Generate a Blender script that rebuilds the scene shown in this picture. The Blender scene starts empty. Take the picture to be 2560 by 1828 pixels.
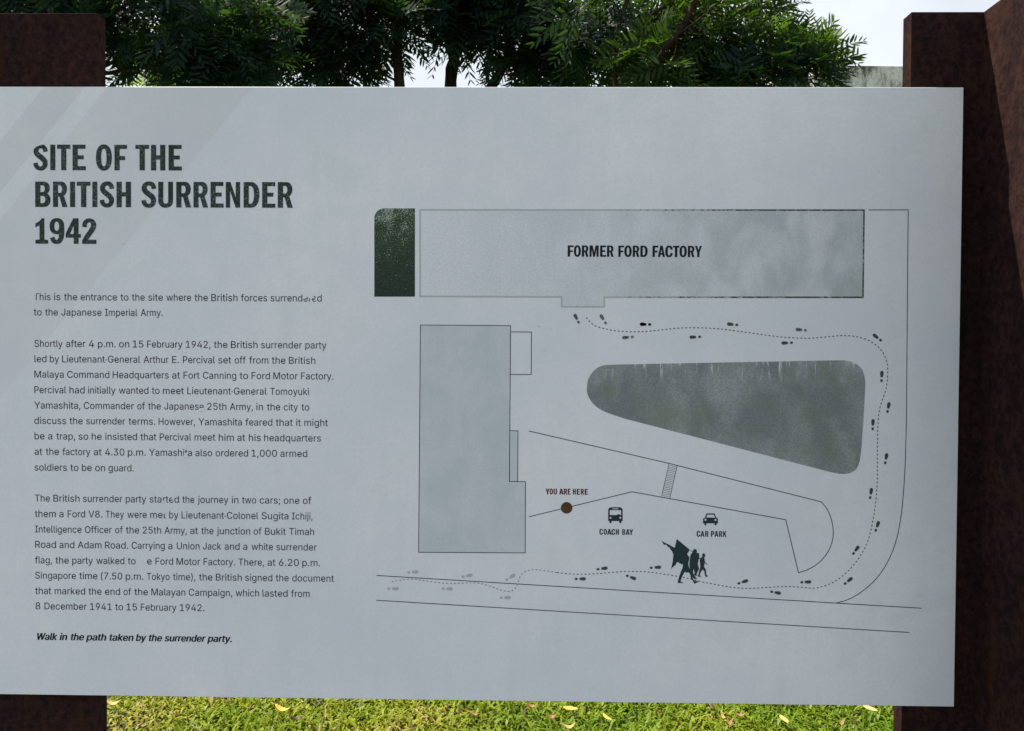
import bpy, math, random
import numpy as np
from mathutils import Vector, Matrix
from mathutils.geometry import tessellate_polygon

# ------------------------------------------------------------------ camera, sky, sun, exposure
CAM = [[0.999863,0.0153683,0.0061406],[-0.0063834,0.0158046,0.9998547],[-0.0152691,0.999757,-0.0159005]]
scene = bpy.context.scene
COL = scene.collection
R = math.radians
CAM_LOC = Vector((0.0, -1.5, 1.5))
FPX = 1900.0                                   # focal length in pixels of the 2560 px wide photograph
cam_data = bpy.data.cameras.new('camera')
cam_data.sensor_width = 36.0
cam_data.lens = FPX / 2560.0 * 36.0
cam_data.clip_start = 0.02
cam_data.clip_end = 2000.0
cam = bpy.data.objects.new('camera', cam_data)
COL.objects.link(cam)
_r, _u, _w = (Vector(v) for v in CAM)
m = Matrix((( _r.x, _u.x, -_w.x, CAM_LOC.x), (_r.y, _u.y, -_w.y, CAM_LOC.y), (_r.z, _u.z, -_w.z, CAM_LOC.z), (0, 0, 0, 1)))
cam.matrix_world = m
scene.camera = cam

SUN_DIR = Vector((-1.626, 1.0, 3.83)).normalized()
sun_data = bpy.data.lights.new('sun', 'SUN')
sun_data.energy = 5.0
sun_data.angle = R(0.53)
sun_data.color = (1.0, 0.90, 0.76)
sun = bpy.data.objects.new('sun', sun_data)
COL.objects.link(sun)
sun.rotation_euler = SUN_DIR.to_track_quat('Z', 'Y').to_euler()
sun.location = (-6, 6, 14)

world = bpy.data.worlds.new('World')
scene.world = world
world.use_nodes = True
wn, wl = world.node_tree.nodes, world.node_tree.links
bg = wn['Background']
bg.inputs['Strength'].default_value = 0.042
sky = wn.new('ShaderNodeTexSky')
sky.sky_type = 'NISHITA'
sky.sun_disc = False
sky.sun_elevation = math.asin(SUN_DIR.z)
sky.sun_rotation = math.atan2(SUN_DIR.x, SUN_DIR.y)
sky.air_density = 1.0
sky.dust_density = 2.0
tc = wn.new('ShaderNodeTexCoord')
mp = wn.new('ShaderNodeMapping'); mp.inputs['Scale'].default_value = (1.0, 1.0, 2.6); mp.inputs['Rotation'].default_value = (0.1, 0.3, 0.4)
nz = wn.new('ShaderNodeTexNoise'); nz.inputs['Scale'].default_value = 2.3; nz.inputs['Detail'].default_value = 7; nz.inputs['Roughness'].default_value = 0.55
rp = wn.new('ShaderNodeValToRGB'); rp.color_ramp.elements[0].position = 0.36; rp.color_ramp.elements[1].position = 0.60
rp.color_ramp.elements[0].color = (.72, .72, .72, 1)
mx = wn.new('ShaderNodeMix'); mx.data_type = 'RGBA'
# clouds: brighter towards the sun, where they are lit from behind
dt = wn.new('ShaderNodeVectorMath'); dt.operation = 'DOT_PRODUCT'; dt.inputs[1].default_value = tuple(SUN_DIR)
wl.new(tc.outputs['Generated'], dt.inputs[0])
mr = wn.new('ShaderNodeMapRange'); mr.inputs['From Min'].default_value = -0.2; mr.inputs['From Max'].default_value = 0.75
mr.inputs['To Min'].default_value = 1.04; mr.inputs['To Max'].default_value = 1.18
wl.new(dt.outputs['Value'], mr.inputs['Value'])
cv = wn.new('ShaderNodeVectorMath'); cv.operation = 'SCALE'; cv.inputs[0].default_value = (8.4, 8.9, 9.55)
wl.new(mr.outputs['Result'], cv.inputs['Scale']); wl.new(cv.outputs[0], mx.inputs[7])
wl.new(tc.outputs['Generated'], mp.inputs['Vector']); wl.new(mp.outputs['Vector'], nz.inputs['Vector'])
wl.new(nz.outputs['Fac'], rp.inputs['Fac']); wl.new(rp.outputs['Color'], mx.inputs[0])
wl.new(sky.outputs['Color'], mx.inputs[6]); wl.new(mx.outputs[2], bg.inputs['Color'])

scene.view_settings.view_transform = 'Standard'
scene.view_settings.look = 'None'
scene.view_settings.exposure = 1.25
scene.view_settings.gamma = 1.0
scene.render.engine = 'CYCLES'
scene.cycles.max_bounces = 8
scene.cycles.transparent_max_bounces = 8
scene.cycles.use_denoising = True

# ---- layout data of the printed board, millimetres on the board plane
SIGN = [0.85228,2.02279,0.80929]
BANDS = [-956.1,-873.8,-829.8,-540.1,2019.5]
TITLE = [[1908.4,1858.0,[["S",-975.3,-946.0],["I",-941.5,-931.3],["T",-927.9,-901.1],["E",-896.9,-870.4],["O",-850.2,-818.3],["F",-813.1,-788.0],["T",-771.4,-744.0],["H",-740.2,-711.6],["E",-705.1,-678.6]]],[1835.4,1785.2,[["B",-972.0,-941.2],["R",-936.3,-907.4],["I",-902.2,-892.0],["T",-888.5,-861.2],["I",-857.5,-847.4],["S",-842.6,-813.4],["H",-809.1,-780.1]]],[1835.6,1785.0,[["S",-759.5,-729.3],["U",-725.8,-696.2],["R",-689.9,-660.0],["R",-655.6,-626.4],["E",-621.6,-595.5],["N",-591.2,-562.7],["D",-555.8,-524.3],["E",-518.9,-492.5],["R",-487.9,-457.9]]],[1762.8,1712.4,[["1",-971.8,-946.1],["9",-943.3,-914.0],["4",-911.0,-880.6],["2",-878.1,-849.6]]]]
LABELS = {"factory":[[1713.2,1691.0,[["F",85.2,96.9],["O",97.3,111.2],["R",113.0,126.3],["M",128.1,146.1],["E",148.8,160.8],["R",162.3,175.6],["F",184.6,195.9],["O",196.3,211.0],["R",212.8,226.0],["D",227.8,242.3],["F",251.6,263.0],["A",262.1,276.3],["C",276.7,291.1],["T",291.5,304.2],["O",304.3,318.8],["R",320.7,334.0],["Y",334.4,348.3]]]],"here":[[1233.2,1221.8,[["Y",45.2,52.7],["O",53.0,59.7],["U",61.0,67.6],["A",71.9,80.4],["R",81.1,87.7],["E",88.9,94.4],["H",99.0,104.8],["E",106.8,112.9],["R",114.7,120.8],["E",122.2,128.8]]]],"coach":[[1154.2,1142.9,[["C",152.0,159.1],["O",160.4,166.9],["A",167.3,175.8],["C",176.0,183.0],["H",184.3,190.5],["B",197.0,203.0],["A",203.8,211.7],["Y",211.0,218.4]]]],"car":[[1152.2,1140.8,[["C",343.5,350.7],["A",351.1,358.8],["R",360.3,366.8],["P",371.7,378.2],["A",378.6,386.3],["R",387.5,393.9],["K",395.3,402.3]]]]}
TEXT = [[[1600.3,[["This",-975.6,33.7],["is",-934.9,13.0],["the",-914.9,26.4],["entrance",-881.6,73.0],["to",-801.6,15.8],["the",-778.8,25.7],["site",-746.2,29.5],["where",-709.8,49.4],["the",-653.5,26.6],["British",-620.0,52.1],["forces",-561.0,52.1],["surrendered",-502.0,101.6]]],[1569.8,[["to",-975.8,16.0],["the",-952.8,25.4],["Japanese",-920.4,80.7],["Imperial",-832.8,64.7],["Army.",-761.1,43.7]]]],[[1507.3,[["Shortly",-974.7,56.6],["after",-911.1,38.8],["4",-865.3,11.4],["p.m.",-846.9,35.3],["on",-804.7,20.7],["15",-777.1,21.6],["February",-748.5,70.6],["1942,",-670.9,49.0],["the",-614.9,27.1],["British",-580.8,53.0],["surrender",-520.8,81.3],["party",-432.6,41.9]]],[1476.8,[["led",-974.8,24.2],["by",-943.6,17.5],["Lieutenant-General",-919.1,156.6],["Arthur",-755.5,50.0],["E.",-698.5,14.9],["Percival",-676.7,63.6],["set",-606.1,25.6],["off",-573.5,22.1],["from",-544.5,38.2],["the",-499.4,27.2],["British",-465.3,52.6]]],[1446.0,[["Malaya",-975.0,58.9],["Command",-909.0,84.5],["Headquarters",-817.5,112.0],["at",-698.5,15.8],["Fort",-675.7,32.0],["Canning",-636.8,66.4],["to",-563.4,16.7],["Ford",-539.7,36.6],["Motor",-496.2,48.3],["Factory.",-441.0,64.3]]],[1415.1,[["Percival",-975.1,63.7],["had",-904.4,30.3],["initially",-867.1,54.9],["wanted",-805.2,59.1],["to",-739.1,15.2],["meet",-716.9,41.8],["Lieutenant-General",-668.1,158.4],["Tomoyuki",-502.8,77.6]]],[1384.2,[["Yamashita,",-975.2,92.4],["Commander",-875.8,100.4],["of",-768.4,14.9],["the",-746.5,25.1],["Japanese",-714.4,79.2],["25th",-628.3,38.3],["Army,",-583.0,45.8],["in",-530.2,14.2],["the",-509.0,26.5],["city",-475.6,28.4],["to",-440.2,15.7]]],[1353.6,[["discuss",-975.3,63.7],["the",-904.6,26.5],["surrender",-871.1,78.2],["terms.",-785.9,53.3],["However,",-725.6,72.9],["Yamashita",-645.7,86.7],["feared",-552.0,53.7],["that",-491.3,33.8],["it",-450.6,9.5],["might",-434.2,46.7]]],[1322.8,[["be",-975.1,20.1],["a",-948.0,9.9],["trap,",-931.1,37.6],["so",-886.5,19.4],["he",-860.1,20.4],["insisted",-832.7,63.6],["that",-762.1,31.7],["Percival",-723.4,62.8],["meet",-653.6,41.5],["him",-605.2,30.1],["at",-568.1,16.1],["his",-545.0,23.7],["headquarters",-514.4,113.1]]],[1291.8,[["at",-975.2,15.6],["the",-952.6,26.5],["factory",-919.1,56.1],["at",-856.0,15.9],["4.30",-833.1,38.5],["p.m.",-787.6,35.9],["Yamashita",-744.7,85.7],["also",-652.1,33.6],["ordered",-611.5,64.9],["1,000",-539.6,50.6],["armed",-482.1,53.7]]],[1260.2,[["soldiers",-975.4,65.1],["to",-903.3,16.3],["be",-880.0,19.8],["on",-853.2,19.7],["guard.",-826.5,50.9]]]],[[1198.4,[["The",-975.0,30.4],["British",-937.6,52.6],["surrender",-877.9,79.0],["party",-791.9,41.0],["started",-743.9,58.8],["the",-678.1,23.8],["journey",-647.3,61.2],["in",-579.2,13.7],["two",-558.6,28.2],["cars;",-523.4,41.1],["one",-475.3,31.3],["of",-437.1,16.8]]],[1167.2,[["them",-975.1,42.2],["a",-925.9,9.9],["Ford",-909.0,35.1],["V8.",-866.9,27.4],["They",-832.4,36.9],["were",-788.5,38.8],["met",-742.7,31.2],["by",-704.5,17.8],["Lieutenant-Colonel",-679.7,153.5],["Sugita",-519.3,53.5],["Ichiji,",-458.8,41.1]]],[1136.2,[["Intelligence",-974.9,93.6],["Officer",-874.3,53.9],["of",-813.4,14.7],["the",-791.7,26.7],["25th",-758.0,36.9],["Army,",-714.1,44.5],["at",-662.6,15.6],["the",-640.1,24.2],["junction",-609.0,66.6],["of",-535.4,15.8],["Bukit",-512.6,41.5],["Timah",-464.2,49.7]]],[1105.4,[["Road",-974.7,41.9],["and",-925.8,30.0],["Adam",-888.7,47.8],["Road.",-833.9,46.6],["Carrying",-780.3,66.5],["a",-706.8,10.5],["Union",-689.3,45.4],["Jack",-636.9,36.5],["and",-593.4,29.8],["a",-556.6,10.1],["white",-539.5,42.8],["surrender",-489.8,80.7]]],[1074.2,[["flag,",-975.1,34.2],["the",-933.9,26.9],["party",-900.0,41.5],["walked",-851.5,56.5],["to",-788.0,15.6],["e",-749.2,9.9],["Ford",-732.3,35.3],["Motor",-690.0,47.4],["Factory.",-635.6,62.8],["There,",-565.8,51.4],["at",-507.5,15.9],["6.20",-484.7,39.9],["p.m.",-437.8,35.4]]],[1043.4,[["Singapore",-974.9,82.1],["time",-885.7,36.4],["(7.50",-842.3,43.0],["p.m.",-792.2,35.3],["Tokyo",-749.9,45.9],["time),",-697.0,45.1],["the",-644.9,27.0],["British",-610.9,51.8],["signed",-552.1,54.2],["the",-491.0,26.0],["document",-458.0,83.2]]],[1012.4,[["that",-975.0,32.3],["marked",-935.7,61.4],["the",-867.3,26.2],["end",-834.1,30.3],["of",-796.8,15.0],["the",-774.8,27.1],["Malayan",-740.7,68.2],["Campaign,",-665.5,87.3],["which",-571.2,46.7],["lasted",-517.5,50.3],["from",-460.2,37.1]]],[981.7,[["8",-974.5,11.2],["December",-956.3,85.1],["1941",-864.2,43.4],["to",-813.7,15.9],["15",-790.8,21.7],["February",-762.1,71.7],["1942.",-683.4,49.3]]]]]
WALK = [[920.3,[["Walk",-973.5,40.7],["in",-925.8,14.1],["the",-904.6,26.2],["path",-871.4,37.7],["taken",-826.6,47.8],["by",-771.7,17.5],["the",-747.2,26.2],["surrender",-714.0,79.9],["party.",-627.1,47.4]]]]
SHAPES = {"garden":[[-296.4,1765.1],[-296.0,1768.9],[-294.9,1772.6],[-293.1,1775.9],[-290.7,1778.9],[-287.8,1781.3],[-284.4,1783.1],[-280.8,1784.2],[-277.0,1784.6],[-216.1,1784.8],[-215.4,1610.9],[-295.9,1610.4]],"factory":[[-207.5,1783.4],[664.6,1785.7],[664.8,1612.5],[159.3,1610.2],[159.5,1591.4],[72.6,1591.0],[72.5,1610.4],[-206.7,1610.1]],"building":[[-204.3,1555.1],[-26.1,1554.7],[-26.7,1246.6],[5.3,1246.6],[5.4,1105.0],[-206.0,1104.2]],"annex":[[-26.3,1542.5],[15.1,1542.5],[15.1,1458.7],[-26.3,1458.4]],"porch":[[-26.5,1347.3],[-10.3,1347.1],[-10.3,1246.8],[-26.4,1246.6]],"boundary":[[672.3,1784.6],[748.6,1784.9],[749.6,1600.6],[751.1,1380.2],[750.5,1327.0],[750.4,1318.1],[750.2,1305.2],[750.0,1290.8],[749.6,1277.2],[749.1,1264.8],[748.5,1252.3],[747.8,1239.8],[747.0,1227.3],[746.1,1214.7],[745.0,1202.0],[743.8,1189.5],[742.2,1177.4],[740.4,1165.8],[738.4,1154.6],[736.1,1143.6],[733.3,1132.9],[729.9,1122.3],[726.1,1111.9],[721.9,1101.9],[717.3,1092.5],[712.5,1083.7],[707.3,1075.4],[701.7,1067.7],[695.8,1060.3],[689.4,1053.2],[682.4,1046.5],[675.4,1040.4],[668.6,1035.0],[662.3,1030.4],[656.2,1026.5],[650.2,1023.2],[644.1,1020.2],[637.3,1017.5],[630.2,1015.2],[623.8,1013.4],[619.4,1012.1]],"upper_kerb":[[11.1,1347.0],[287.9,1285.2],[587.4,1211.8],[589.3,1209.6],[592.0,1206.5],[595.0,1202.9],[597.7,1199.1],[600.1,1195.1],[602.3,1190.7],[604.4,1186.0],[606.2,1181.1],[607.8,1175.9],[609.1,1170.4],[610.2,1164.8],[610.9,1159.5],[611.3,1154.5],[611.4,1149.6],[611.2,1144.9],[610.6,1140.0],[609.7,1135.1],[608.5,1130.2],[606.9,1125.3],[605.1,1120.5],[602.9,1116.0],[600.5,1111.6],[597.8,1107.3],[594.8,1103.2],[591.5,1099.2],[587.8,1095.3],[583.9,1091.7],[579.9,1088.3],[575.6,1085.2],[571.2,1082.3],[566.6,1079.8],[562.1,1077.5],[557.2,1075.5],[552.1,1073.8],[547.5,1072.5],[544.2,1071.5],[518.2,1175.8],[215.6,1228.4],[12.2,1176.9]],"road_upper":[[-289.6,1057.0],[201.5,1032.6],[785.9,1003.7]],"road_lower":[[-290.3,1007.5],[201.9,983.1],[762.7,955.5]],"stair":[[287.9,1285.2],[304.3,1281.5],[290.0,1215.7],[273.6,1218.4]],"dot":[[98.3,1195.6],[98.1,1193.3],[97.4,1191.2],[96.4,1189.2],[95.0,1187.4],[93.3,1186.0],[91.3,1184.9],[89.2,1184.3],[87.0,1184.0],[84.7,1184.2],[82.6,1184.8],[80.6,1185.9],[78.9,1187.3],[77.4,1189.0],[76.4,1191.0],[75.7,1193.1],[75.5,1195.4],[75.7,1197.6],[76.3,1199.7],[77.3,1201.7],[78.8,1203.5],[80.5,1204.9],[82.4,1206.0],[84.6,1206.7],[86.8,1206.9],[89.0,1206.7],[91.2,1206.1],[93.1,1205.0],[94.9,1203.6],[96.3,1201.9],[97.4,1199.9],[98.0,1197.8]],"path_dark":[[122.6,1571.6],[124.6,1569.2],[127.6,1565.8],[131.0,1562.2],[134.3,1559.2],[137.3,1557.1],[140.2,1555.5],[143.7,1554.1],[148.2,1552.6],[154.1,1551.0],[161.2,1549.3],[168.6,1547.7],[175.9,1546.4],[182.9,1545.6],[190.1,1545.0],[197.1,1544.7],[203.5,1544.4],[209.1,1544.2],[214.2,1544.1],[219.2,1544.1],[224.8,1544.2],[231.2,1544.5],[238.2,1544.9],[245.3,1545.4],[252.4,1546.0],[259.3,1546.8],[266.1,1547.6],[273.0,1548.4],[279.9,1549.2],[286.8,1550.0],[293.7,1550.7],[300.6,1551.4],[307.5,1551.9],[314.4,1552.2],[321.2,1552.4],[328.1,1552.5],[335.0,1552.6],[341.9,1552.6],[348.8,1552.6],[355.7,1552.4],[362.6,1552.2],[369.1,1551.9],[375.5,1551.4],[382.2,1550.9],[390.1,1550.1],[399.5,1549.1],[409.9,1547.9],[420.8,1546.5],[431.4,1545.1],[441.7,1543.7],[452.1,1542.2],[462.4,1540.7],[472.7,1539.3],[483.0,1538.0],[493.3,1536.8],[503.6,1535.7],[514.0,1534.8],[524.6,1534.2],[535.4,1533.7],[545.8,1533.5],[555.1,1533.4],[562.9,1533.6],[569.7,1534.1],[576.0,1534.6],[582.5,1535.2],[589.5,1535.9],[596.6,1536.7],[603.4,1537.5],[609.9,1538.1],[615.8,1538.6],[621.2,1539.0],[626.4,1539.2],[631.8,1539.1],[637.3,1538.8],[642.8,1538.3],[648.2,1537.5],[653.7,1536.5],[659.3,1535.2],[664.9,1533.8],[670.4,1532.0],[675.7,1529.7],[680.9,1526.9],[686.1,1523.5],[690.9,1520.0],[695.1,1516.3],[698.5,1512.8],[701.4,1509.2],[703.9,1505.4],[706.2,1501.2],[708.2,1496.9],[710.0,1492.2],[711.4,1487.3],[712.5,1482.0],[713.1,1476.2],[713.4,1469.9],[713.4,1463.5],[713.1,1457.2],[712.7,1450.9],[711.9,1444.4],[711.0,1438.2],[709.9,1432.3],[708.5,1427.1],[706.7,1422.3],[704.9,1417.7],[703.3,1413.0],[701.8,1408.2],[700.4,1403.5],[699.2,1398.7],[698.1,1393.6],[697.3,1388.3],[696.7,1382.9],[696.3,1377.1],[696.0,1370.8],[695.7,1364.0],[695.5,1356.8],[695.4,1348.9],[695.3,1340.4],[695.2,1330.8],[695.2,1320.3],[695.2,1309.5],[695.3,1298.9],[695.5,1288.5],[695.7,1278.1],[695.9,1267.8],[695.9,1257.4],[695.6,1246.9],[695.1,1236.4],[694.5,1226.0],[693.7,1215.8],[692.7,1205.7],[691.5,1195.7],[690.1,1186.0],[688.7,1176.9],[687.3,1168.5],[685.7,1160.6],[684.0,1153.2],[682.3,1146.3],[680.5,1140.1],[678.7,1134.6],[676.6,1129.4],[674.3,1124.0],[671.8,1118.5],[669.0,1112.9],[665.9,1107.3],[662.3,1101.6],[658.0,1095.6],[653.2,1089.4],[648.2,1083.3],[643.3,1077.8],[638.6,1073.0],[633.8,1068.6],[629.0,1064.6],[624.3,1060.9],[619.5,1057.6],[614.7,1054.6],[609.9,1051.9],[605.1,1049.6],[600.2,1047.5],[595.2,1045.7],[590.4,1044.2],[585.9,1043.0],[582.4,1042.1],[579.4,1041.5],[576.3,1041.2],[572.2,1041.1],[566.8,1041.3],[560.5,1041.8],[553.8,1042.4],[547.3,1042.8],[541.2,1043.2],[535.1,1043.6],[528.9,1043.9],[522.5,1043.9],[515.8,1043.8],[508.9,1043.4],[501.9,1043.0],[494.9,1042.5],[488.0,1042.0],[481.1,1041.4],[474.2,1040.8],[467.3,1040.3],[460.4,1039.9],[453.5,1039.6],[446.6,1039.4],[439.7,1039.4],[432.9,1039.6],[426.1,1040.0],[419.2,1040.6],[412.0,1041.3],[404.6,1042.4],[396.8,1043.6],[389.1,1045.0],[381.6,1046.3],[374.6,1047.6],[367.9,1048.8],[361.1,1050.1],[353.8,1051.6],[345.8,1053.4],[337.4,1055.3],[328.8,1057.3],[320.5,1059.1],[312.8,1060.5],[305.3,1061.9],[297.8,1063.1],[290.0,1064.3],[281.7,1065.6],[273.2,1066.9],[264.7,1068.0],[256.7,1069.0],[249.3,1069.7],[242.5,1070.2],[235.7,1070.5],[228.9,1070.7],[221.8,1070.7],[214.6,1070.6],[207.7,1070.4],[201.2,1070.1],[195.5,1069.8],[190.5,1069.4],[185.5,1069.0],[179.8,1068.5],[173.3,1067.8],[166.3,1067.1],[159.2,1066.3],[152.1,1065.6],[145.1,1065.1],[138.2,1064.6],[131.2,1064.2],[124.3,1064.0],[117.3,1063.8],[110.4,1063.8],[103.4,1063.9],[96.5,1064.2],[88.8,1064.7],[80.8,1065.5],[73.6,1066.2],[68.6,1066.7]],"path_light":[[68.6,1066.7],[64.5,1067.4],[58.7,1068.3],[52.2,1069.3],[46.3,1070.1],[41.1,1070.8],[36.0,1071.4],[31.2,1071.9],[26.8,1072.2],[22.8,1072.1],[19.2,1071.8],[15.9,1071.3],[12.9,1070.6],[10.1,1069.8],[7.6,1068.9],[5.3,1067.7],[3.1,1066.3],[1.1,1064.6],[-0.7,1062.6],[-2.4,1060.5],[-3.8,1058.4],[-4.9,1056.4],[-5.6,1054.3],[-6.3,1052.2],[-7.1,1050.0],[-7.9,1047.6],[-8.7,1045.0],[-9.6,1042.5],[-10.6,1040.1],[-11.8,1037.8],[-13.0,1035.5],[-14.4,1033.4],[-16.2,1031.6],[-18.2,1030.3],[-20.5,1029.3],[-23.1,1028.5],[-25.9,1028.2],[-29.0,1028.1],[-32.3,1028.4],[-35.9,1029.0],[-39.9,1030.0],[-44.3,1031.3],[-49.1,1033.1],[-54.2,1035.0],[-59.5,1036.8],[-65.0,1038.5],[-70.8,1040.2],[-76.6,1041.8],[-81.8,1043.0],[-86.2,1043.8],[-89.9,1044.2],[-93.8,1044.4],[-98.6,1044.5],[-104.9,1044.3],[-112.2,1043.9],[-119.7,1043.4],[-126.6,1043.1],[-132.4,1042.8],[-137.7,1042.7],[-143.1,1042.7],[-148.9,1042.8],[-155.5,1043.2],[-162.6,1043.8],[-169.8,1044.5],[-176.9,1045.3],[-184.1,1046.3],[-191.4,1047.4],[-198.5,1048.4],[-204.9,1049.2],[-210.4,1049.8],[-215.3,1050.2],[-219.8,1050.4],[-224.5,1050.4],[-229.4,1050.1],[-234.3,1049.5],[-239.1,1048.8],[-244.1,1048.0],[-249.8,1046.9],[-255.9,1045.6],[-261.3,1044.4],[-265.1,1043.5]],"lawn":[[170.9,1478.8],[167.7,1478.7],[163.1,1478.5],[158.5,1477.9],[154.3,1476.8],[150.1,1475.3],[146.1,1473.1],[142.0,1470.0],[138.0,1466.2],[134.5,1462.2],[131.7,1458.2],[129.3,1453.9],[127.4,1449.1],[126.0,1443.7],[125.2,1437.9],[124.8,1432.5],[124.9,1428.0],[125.5,1423.9],[126.5,1420.0],[128.2,1416.0],[130.3,1412.1],[132.7,1408.4],[135.3,1404.7],[138.3,1401.2],[141.7,1397.9],[145.7,1394.7],[150.2,1391.6],[155.0,1388.8],[161.0,1386.1],[167.3,1383.7],[171.7,1382.0],[198.6,1373.2],[607.8,1269.9],[612.2,1269.1],[618.4,1268.0],[624.4,1267.3],[629.1,1267.1],[633.6,1267.2],[638.1,1268.0],[642.9,1269.4],[647.6,1271.5],[651.7,1274.2],[654.9,1277.6],[657.3,1281.7],[659.3,1286.1],[660.6,1290.6],[661.5,1295.5],[662.3,1301.4],[663.3,1309.9],[664.2,1319.5],[664.8,1326.3],[667.4,1373.8],[668.2,1391.2],[669.2,1415.4],[669.9,1434.8],[670.1,1444.1],[670.1,1448.6],[669.6,1452.8],[668.7,1458.1],[667.4,1463.2],[665.6,1467.9],[663.3,1472.2],[660.6,1476.2],[657.2,1479.7],[653.1,1482.8],[648.4,1485.5],[643.4,1487.6],[637.5,1489.1],[631.3,1490.0],[627.0,1490.6],[583.1,1489.7],[473.3,1486.8],[197.7,1479.8]],"man_flag":[[274.7,1132.0],[279.0,1129.1],[287.7,1125.1],[294.4,1121.4],[300.3,1118.2],[301.5,1121.3],[304.4,1135.9],[329.6,1115.4],[328.1,1110.3],[325.1,1107.2],[327.2,1102.1],[329.7,1101.3],[329.3,1095.9],[327.5,1086.7],[329.4,1079.5],[332.0,1074.4],[333.1,1069.3],[335.7,1061.1],[337.8,1055.5],[341.9,1052.4],[349.9,1053.2],[347.5,1051.0],[339.9,1047.0],[336.3,1055.0],[333.2,1055.4],[332.1,1064.1],[329.5,1069.8],[323.4,1069.2],[320.9,1071.2],[315.4,1060.9],[312.6,1052.1],[318.3,1048.1],[306.8,1048.7],[309.3,1058.8],[312.2,1068.0],[316.7,1079.4],[317.1,1086.6],[314.6,1085.5],[305.9,1090.6],[302.4,1083.9],[297.8,1080.7],[293.8,1076.1],[297.2,1091.5],[298.1,1104.9],[295.5,1112.0],[291.9,1115.1],[291.4,1118.1],[287.8,1119.6],[284.2,1124.2],[279.1,1124.2]],"man_helmet":[[329.9,1115.2],[336.5,1110.9],[336.7,1114.3],[339.8,1116.6],[343.8,1114.8],[344.6,1111.5],[343.6,1108.4],[345.9,1108.8],[348.7,1106.9],[349.1,1103.3],[348.6,1099.7],[351.4,1098.7],[350.6,1097.7],[348.4,1096.6],[346.2,1086.9],[347.7,1081.8],[349.0,1076.1],[345.8,1070.5],[344.0,1065.3],[345.9,1063.1],[342.3,1063.2],[339.5,1065.0],[340.2,1071.4],[337.6,1077.0],[337.2,1068.3],[342.4,1060.2],[345.4,1056.9],[339.3,1057.2],[335.7,1061.1],[333.1,1069.3],[331.0,1076.5],[329.6,1086.7],[330.8,1097.0],[332.0,1105.2],[334.8,1108.1],[335.9,1109.8],[329.9,1114.2]],"man_last":[[357.7,1108.2],[360.2,1107.0],[361.0,1104.0],[360.3,1101.4],[358.8,1099.8],[359.8,1095.2],[360.1,1090.9],[366.0,1085.9],[365.6,1085.1],[359.9,1088.9],[358.4,1081.9],[362.1,1075.8],[363.4,1065.5],[367.1,1062.7],[361.7,1060.8],[359.0,1072.6],[355.9,1076.2],[352.4,1070.5],[350.2,1064.1],[353.9,1061.2],[346.7,1061.7],[348.9,1070.5],[351.3,1080.8],[350.2,1093.1],[351.1,1098.2],[355.2,1100.8],[354.7,1105.9]],"bus_body":[[169.1,1170.1],[168.9,1190.8],[168.9,1191.5],[169.1,1193.0],[169.6,1194.4],[170.5,1195.6],[171.7,1196.5],[173.1,1197.1],[174.6,1197.3],[191.6,1197.5],[193.1,1197.3],[194.5,1196.7],[195.7,1195.8],[196.6,1194.6],[197.2,1193.3],[197.4,1191.8],[197.6,1170.3]],"bus_holes":[[[171.9,1191.6],[194.3,1191.8],[194.4,1182.1],[192.1,1182.4],[190.0,1183.9],[187.4,1183.8],[185.8,1182.0],[172.0,1181.9]],[[176.4,1195.0],[188.9,1195.1],[188.9,1193.5],[176.4,1193.4]],[[175.6,1176.5],[175.4,1175.6],[174.9,1174.9],[174.1,1174.6],[173.2,1174.5],[172.4,1174.9],[171.8,1175.6],[171.6,1176.5],[171.8,1177.3],[172.4,1178.0],[173.2,1178.4],[174.0,1178.4],[174.8,1178.1],[175.4,1177.4]],[[194.8,1176.7],[194.6,1175.8],[194.1,1175.1],[193.3,1174.7],[192.4,1174.7],[191.6,1175.1],[191.1,1175.8],[190.9,1176.7],[191.1,1177.5],[191.6,1178.2],[192.4,1178.6],[193.3,1178.6],[194.1,1178.2],[194.6,1177.6]]],"bus_feet":[[[171.5,1170.0],[175.8,1170.0],[175.6,1166.6],[173.7,1165.3],[171.8,1166.5]],[[190.8,1170.2],[195.2,1170.2],[194.9,1166.8],[193.1,1165.5],[191.2,1166.7]]],"car_body":[[356.0,1167.2],[355.9,1176.7],[359.5,1178.2],[360.0,1179.8],[362.5,1186.3],[363.5,1187.0],[377.4,1187.1],[378.4,1186.4],[381.6,1179.0],[384.9,1176.9],[385.0,1167.5]],"car_holes":[[[362.0,1178.7],[364.3,1184.6],[377.0,1184.7],[379.6,1178.8]],[[362.7,1174.4],[362.5,1173.4],[361.9,1172.7],[361.0,1172.3],[360.1,1172.3],[359.2,1172.7],[358.6,1173.4],[358.4,1174.3],[358.6,1175.3],[359.2,1176.0],[360.0,1176.4],[361.0,1176.5],[361.9,1176.0],[362.5,1175.3]],[[382.4,1174.4],[382.2,1173.4],[381.6,1172.7],[380.8,1172.2],[379.8,1172.2],[378.9,1172.6],[378.3,1173.4],[378.1,1174.3],[378.3,1175.3],[378.9,1176.0],[379.8,1176.4],[380.7,1176.4],[381.6,1176.0],[382.2,1175.3]]],"car_feet":[[[358.6,1167.2],[362.4,1167.2],[362.2,1163.9],[360.6,1162.9],[358.9,1163.9]],[[378.4,1167.4],[382.7,1167.4],[382.3,1164.1],[380.6,1163.1],[378.8,1164.1]]]}
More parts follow.
